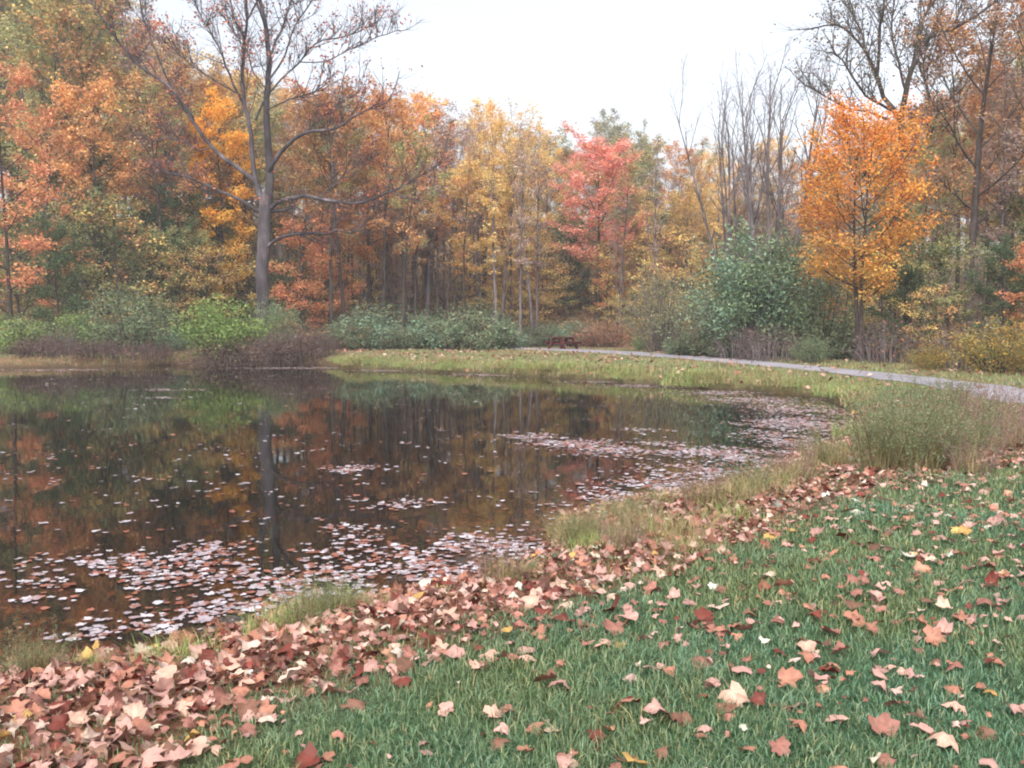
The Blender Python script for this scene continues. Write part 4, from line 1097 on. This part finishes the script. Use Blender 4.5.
# floating leaves ----------------------------------------------------
r = rng_(971)
PATCH = [(120, 565, 120, 16, .55), (60, 585, 80, 9, .35), (190, 552, 60, 12, .75), (170, 578, 110, 12, .55), (60, 600, 70, 7, .25), (230, 612, 110, 18, .75), (150, 630, 70, 9, .5), (320, 580, 120, 22, .75), (400, 548, 95, 17, .6),
         (300, 600, 60, 14, .8), (440, 570, 80, 16, .8), (520, 548, 50, 12, .7), (350, 528, 40, 7, .35), (90, 635, 60, 8, .5), (480, 545, 60, 10, .6),
         (355, 470, 36, 5, .8), (410, 504, 38, 6, .7), (355, 500, 14, 3, .5), (530, 437, 36, 4, .7), (565, 444, 50, 5, .85), (620, 450, 50, 6, .9), (660, 444, 30, 3, .6), (690, 452, 60, 5, .85), (655, 488, 70, 12, .9), (700, 472, 60, 10, .75),
         (760, 458, 60, 12, .85), (800, 440, 50, 12, .85), (820, 424, 40, 10, .8), (780, 424, 60, 6, .6), (800, 410, 50, 6, .75), (755, 400, 60, 4, .6), (720, 393, 50, 2.5, .6), (500, 374.5, 38, 1.5, .9), (650, 386, 50, 1.6, .5), (600, 382, 40, 1.2, .4),
         (620, 500, 40, 6, .85), (300, 368, 60, 1, .5), (60, 370, 60, 1, .4), (170, 390, 30, 1.2, .6), (160, 398, 22, 1, .6), (640, 430, 26, 2, .4), (390, 370.5, 40, 1, .6)]
FL = pal([(174, 164, 170), (194, 188, 194), (160, 140, 142), (156, 98, 78), (170, 158, 166), (130, 74, 54)], 1.0, 0.84)  # pale undersides, with the sky's reflection painted into the lilac and whitish tones
FW = [.19, .17, .19, .18, .14, .13]
pts, stray = [], []
for (cx, cy, ax, ay, dn) in PATCH:
    c = at_z(cx, cy); e1 = at_z(cx, cy - ay); e2 = at_z(cx, cy + ay)
    wx = ax / F * c[1]; wy = (e1[1] - e2[1]) / 2
    A = PI * wx * wy; k = int(min(6000, A * dn * 300))
    q = r.normal(0, 0.5, (k, 2)) * np.array([wx, wy])
    pp = c[:2] + q
    pts.append(pp)
for _ in range(620):                                         # drifting singles and small rafts
    cy = 369 + 165 * r.uniform() ** 1.9; cx = r.uniform(-20, 860)
    c = at_z(cx, cy)[:2]; k = int(r.integers(1, 4) + c[1] * 0.10)
    pts.append(c + r.normal(0, 1, (k, 2)) * np.array([0.10 + 0.005 * c[1], 0.05 + 0.004 * c[1]]))
P = np.concatenate(pts); P = P[P[:, 1] > 3]; sd = pond_sd(P); P = P[sd < 0.12]
fringe = densify(SHORE, 0.05, 8, 0.0); fringe = fringe[(fringe[:, 1] < 22)]
P = np.concatenate([P, fringe + r.normal(0, 0.35, fringe.shape)]); sd = pond_sd(P); P = P[sd < 0.1]
wv = np.sin(P[:, 0] * 3.1 + np.sin(P[:, 1] * 1.7) * 2) * np.sin(P[:, 1] * 2.3 + 1) + 0.6 * np.sin(P[:, 0] * 7 + P[:, 1] * 5)
P = P[(wv > -0.75 + r.normal(0, .25, len(P)))]
n = len(P); s = np.clip(r.normal(0.038, 0.016, n), 0.015, 0.08)
z = 0.004 + r.uniform(0, 0.006, n)
vi = r.integers(0, 6, n); R = rotmats(r.uniform(0, 6.28, n), r.normal(0, .05, n), r.normal(0, .05, n))
ci = r.choice(len(FL), n, p=FW); cols = FL[ci] * (1 + r.normal(0, .1, (n, 1)))
P3 = np.column_stack([P, z]); px, py, dep = project(P3)
score = np.where((px > 4) & (px < 1020), s / dep, 0); order = np.argsort(-score); solo, rest = order[:240], order[240:]
mb = MB(); scatter_leaves(mb, SIMPLE, vi[rest], P3[rest], R[rest], s[rest], cols[rest])
tag(mb.build("floating_leaf_litter", M_WET), "rafts of pale fallen leaves floating on the pond", "floating leaves", kind="stuff")
FN = ["pale pinkish", "whitish", "dusky pink", "rusty", "pale mauve", "red brown"]
cache = {}; items = []
for q in solo:
    key = (int(vi[q]), int(ci[q]))
    if key not in cache:
        V, tris, _, fac = SIMPLE[key[0]]; mm = MB(); mm.add(V, tris, FL[key[1]][None, :] * fac[:, None]); cache[key] = mm.mesh("floating_leaf", M_WET)
    o = link("floating_leaf", cache[key])
    M4 = Matrix(R[q].tolist()).to_4x4() @ Matrix.Scale(float(s[q]), 4); M4.translation = P3[q].tolist(); o.matrix_world = M4
    third = "left edge" if px[q] < 120 else ("left part" if px[q] < 300 else "middle part")
    size = "large" if s[q] > 0.078 else ("small" if s[q] < 0.055 else "middling")
    items.append((o, px[q], "%s %s leaf floating on near water, %s" % (size, FN[ci[q]], third)))
label_all(items, "leaf", "leaves floating on the near water")

# drowned leaves lying on the bed in the shallows
r = rng_(981); n = 9000
cc_ = fringe[r.integers(0, len(fringe), n)]; P = cc_ + r.normal(0, 1.3, (n, 2)); sd = pond_sd(P)
ok = (sd < -0.05) & (sd > -2.6); P = P[ok]; n = len(P)
mb = MB(); c_ = pal([(170, 92, 56), (150, 80, 52), (184, 112, 70), (128, 68, 46), (190, 130, 90)])[r.integers(0, 5, n)]
scatter_leaves(mb, SIMPLE, r.integers(0, 6, n), np.column_stack([P, terrain(P) * r.uniform(0.15, 0.9, n)]), rotmats(r.uniform(0, 6.28, n), r.normal(0, .2, n), r.normal(0, .2, n)), r.uniform(0.04, 0.09, n), c_)
tag(mb.build("drowned_leaf_litter", M_WET), "orange brown leaves drowned in the shallow water of the near bank", "leaf litter", kind="stuff")

# ------------------------------------------------------------------ weeds and dry grass tufts along the near shore
def weed_meshes(seed, H, W, stems, pals, n_leaf, ls, blade_pal=None, nb=0, stemcol=(110, 104, 78)):
    r = rng_(seed); st, lf = MB(), MB(); P = pal(pals); tips = []
    for s in range(stems):
        az = r.uniform(0, 2 * PI); f = math.sqrt(r.uniform())
        b0 = (math.cos(az) * f * W * 0.55, math.sin(az) * f * W * 0.55, -0.05)
        d = (math.cos(az) * f * 0.45 + r.normal(0, .12), math.sin(az) * f * 0.45 + r.normal(0, .12), 1)
        pts = curve_pts(b0, d, H * r.uniform(0.55, 1.08), 7, r, lift=-0.12, wig=0.06)
        tube(st, pts, np.linspace(0.005, 0.0018, 7), 3, col=lin(stemcol) * r.uniform(0.7, 1.3))
        for q in range(6):
            a, dd = interp(pts, 0.3 + 0.7 * (q + r.uniform()) / 6)
            tw = curve_pts(a, unit(dd * 0.8 + r.normal(0, .6, 3)), H * r.uniform(0.08, 0.22), 4, r, lift=0.3, wig=0.1)
            tube(st, tw, np.linspace(0.0026, 0.0012, 4), 3, col=lin(stemcol))
            tips += [tw[1], tw[2], tw[3]]
    TP = np.array(tips); k = max(1, n_leaf // len(TP))
    C = np.repeat(TP, k, axis=0) + r.normal(0, 0.02, (len(TP) * k, 3)); C[:, 2] = np.maximum(C[:, 2], 0.02)
    leaves(lf, r, C, ls, P, up=0.4, aspect=0.4)
    if nb:
        az = r.uniform(0, 6.28, nb); f = np.sqrt(r.uniform(0, 1, nb)) * W * 0.6
        blades(lf, r, np.stack([np.cos(az) * f, np.sin(az) * f, np.full(nb, -0.02)], 1), H * 0.55, 0.006, pal(blade_pal), lean=0.8)
    return st.mesh("weed_stems", M_GRASS), lf.mesh("weed_foliage", M_GRASS), H
WG = [(104, 124, 84), (122, 140, 98), (86, 106, 70), (138, 144, 110), (134, 116, 98)]
STRAW = [(160, 142, 104), (146, 126, 92), (174, 156, 118), (132, 128, 86), (116, 126, 80)]
weedk = [weed_meshes(601, 0.95, 0.55, 46, WG, 4200, 0.028, STRAW, 260), weed_meshes(602, 0.8, 0.5, 40, WG + [(150, 104, 84)], 3400, 0.026, STRAW, 260), weed_meshes(603, 0.75, 0.45, 34, [(140, 110, 100), (156, 126, 112), (120, 104, 92)], 1400, 0.026, STRAW, 160, (126, 104, 96))]
spots = [(880, 462, 0, .95), (905, 465, 0, 1.0), (930, 462, 1, 1.0), (955, 455, 0, .9), (890, 448, 1, 1.0), (920, 445, 0, 1.05), (950, 440, 1, 1.0), (975, 450, 2, 1.0), (1000, 445, 2, 1.0), (985, 432, 1, 1.0), (865, 440, 1, .7), (905, 432, 0, .95), (1018, 436, 2, .9), (940, 428, 2, 1.0), (965, 470, 2, .7)]
wr_ = rng_(93); spots = [(a + 8, b_ - 1, v, c * wr_.uniform(0.7, 1.2)) for a, b_, v, c in spots]
wl = ["leftmost feathery green weed in the tall clump by the leaf drift", "second feathery green weed from the left at the clump's front", "tall green weed in the front middle of the clump", "green weed at the front right of the tall clump",
      "green weed on the pond side at the back of the clump", "tallest feathery weed in the middle of the clump", "back row weed right of the clump's middle", "thin brown weed right of the green clump", "dry mauve brown weed near the right edge", "weed behind the dry brown ones near the right edge",
      "short weed at the clump's pond edge", "feathery weed at the back left of the clump", "dry brown weed cut by the right edge", "dry stalks standing behind the middle of the clump", "low brown dry weed standing in the leaf drift"]
for (px, py, v, sc), lb in zip(spots, wl):
    p = at_z(px, py, 0.42); gz = ground_z(p[0], p[1]); st, lf, H = weedk[v]
    o = empty("weed_plant", (p[0], p[1], gz), px * 0.1, (sc, sc, sc)); link("stems", st, o); link("foliage", lf, o)
    tag(o, lb, "weed", "tall weeds by the water")
for i, (px, py, v, sc, lb) in enumerate([(298, 610, 1, .40, "small green weed at the near water edge left of the middle"), (334, 600, 0, .30, "smaller weed right beside the weed at the near water edge"), (500, 566, 2, .5, "thin dry weed at the point of the leaf covered shallows"), (575, 528, 1, .5, "weed on the pond side of the straw coloured bank bulge"),
                                         (640, 520, 1, .45, "weed in the middle of the straw coloured bank bulge"), (700, 505, 2, .6, "dry brown weed on the bank right of the bulge"), (745, 495, 1, .6, "green weed on the bank between bulge and tall clump"), (790, 478, 2, .7, "dry weed just before the tall weed clump"), (825, 462, 1, .75, "green weed at the pond side foot of the tall clump"),
                                         (30, 655, 1, .4, "small weed at the water edge on the left edge of the photo"), (620, 545, 2, .45, "dry weed among the leaves below the bank bulge"), (1000, 420, 2, 1.15, "tall dry stalks before the path at the right edge"), (975, 415, 2, 1.1, "tall dry stalks before the path left of the edge ones"), (945, 412, 0, 1.0, "green weed reaching up in front of the path")]):
    p = at_z(px, py, 0.25 if px < 900 else 0.45); gz = ground_z(p[0], p[1]); st, lf, H = weedk[v]
    o = empty("weed_plant", (p[0], p[1], gz), i * 1.9, (sc, sc, sc)); link("stems", st, o); link("foliage", lf, o)
    tag(o, lb, "weed", "weeds along the near shore")
tuftk = []
for k, (H, nb, pl) in enumerate([(0.34, 420, STRAW), (0.28, 360, STRAW[:3] + [(120, 140, 80)]), (0.26, 340, [(112, 140, 78), (130, 152, 88), (150, 156, 100), (170, 156, 106)])]):
    rr = rng_(650 + k); mb = MB(); az = rr.uniform(0, 6.28, nb); f = rr.uniform(0, 1, nb) ** 0.8 * 0.36
    blades(mb, rr, np.stack([np.cos(az) * f, np.sin(az) * f, np.full(nb, -0.03)], 1), H * 0.85, 0.005, pal(pl), lean=1.4)
    tuftk.append(mb.mesh("grass_tuft", M_GRASS))
tufts = [(585, 530, 0, 1.0), (600, 545, 2, .9), (572, 520, 0, .8), (640, 535, 0, .9), (660, 545, 1, .8), (690, 540, 1, 1.0), (720, 512, 0, .9), (745, 508, 0, 1.0), (765, 498, 1, 1.0), (735, 528, 2, .9), (800, 480, 1, 1.1), (780, 488, 0, 1.0), (830, 470, 0, 1.2), (850, 455, 1, 1.3), (690, 560, 1, .8),
         (300, 612, 2, .9), (330, 603, 2, .8), (285, 622, 2, .8), (180, 648, 2, .8), (520, 572, 0, .6), (370, 600, 1, .6), (20, 660, 1, .5), (52, 658, 1, .45), (90, 655, 2, .4), (860, 432, 2, 1.5), (845, 470, 1, 1.0), (620, 512, 0, .8), (665, 503, 1, .8)]
rt_ = rng_(91); items = []
fb = [q for q in POND if q[1] > 21 and q[0] > -9.5]
for i in range(34):
    q = fb[int(rt_.integers(0, len(fb)))]; dirn = unit(q - c0); p = q + dirn * rt_.uniform(0.1, 1.0)
    o = link("grass_tuft", tuftk[2 if rt_.uniform() < 0.65 else 1]); o.location = (p[0], p[1], ground_z(p[0], p[1])); o.rotation_euler = (0, 0, i * 1.3); k_ = rt_.uniform(1.2, 2.3); o.scale = (k_ * 1.3, k_ * 1.3, k_ * 0.75)
    pxq = float(project(np.array([p[0], p[1], 0.2]))[0])
    items.append((o, pxq, "rough grass clump hanging over the far waterline %s" % ("left of the picnic table" if pxq < 545 else ("right of the picnic table" if pxq < 700 else "near the pond's right end"))))
label_all(items, "grass tuft", "grass clumps along the far waterline")
items = []
for i, (px, py, v, sc) in enumerate(tufts):
    p = at_z(px, py, 0.2); gz = ground_z(p[0], p[1])
    o = link("grass_tuft", tuftk[v]); o.location = (p[0], p[1], gz); o.rotation_euler = (0, 0, i * 1.7); o.scale = (sc, sc, sc)
    zone = "by the left water edge" if px < 140 else ("at the near water edge left of the middle" if px < 450 else ("on the straw coloured bank bulge in the middle" if px < 680 else ("on the bank between bulge and tall weeds" if px < 800 else "at the pond side of the tall weeds")))
    tone = "green" if v == 2 else "straw coloured"
    items.append((o, px, "%s grass tuft %s" % (tone, zone)))
label_all(items, "grass tuft", "grass tufts on the near shore")
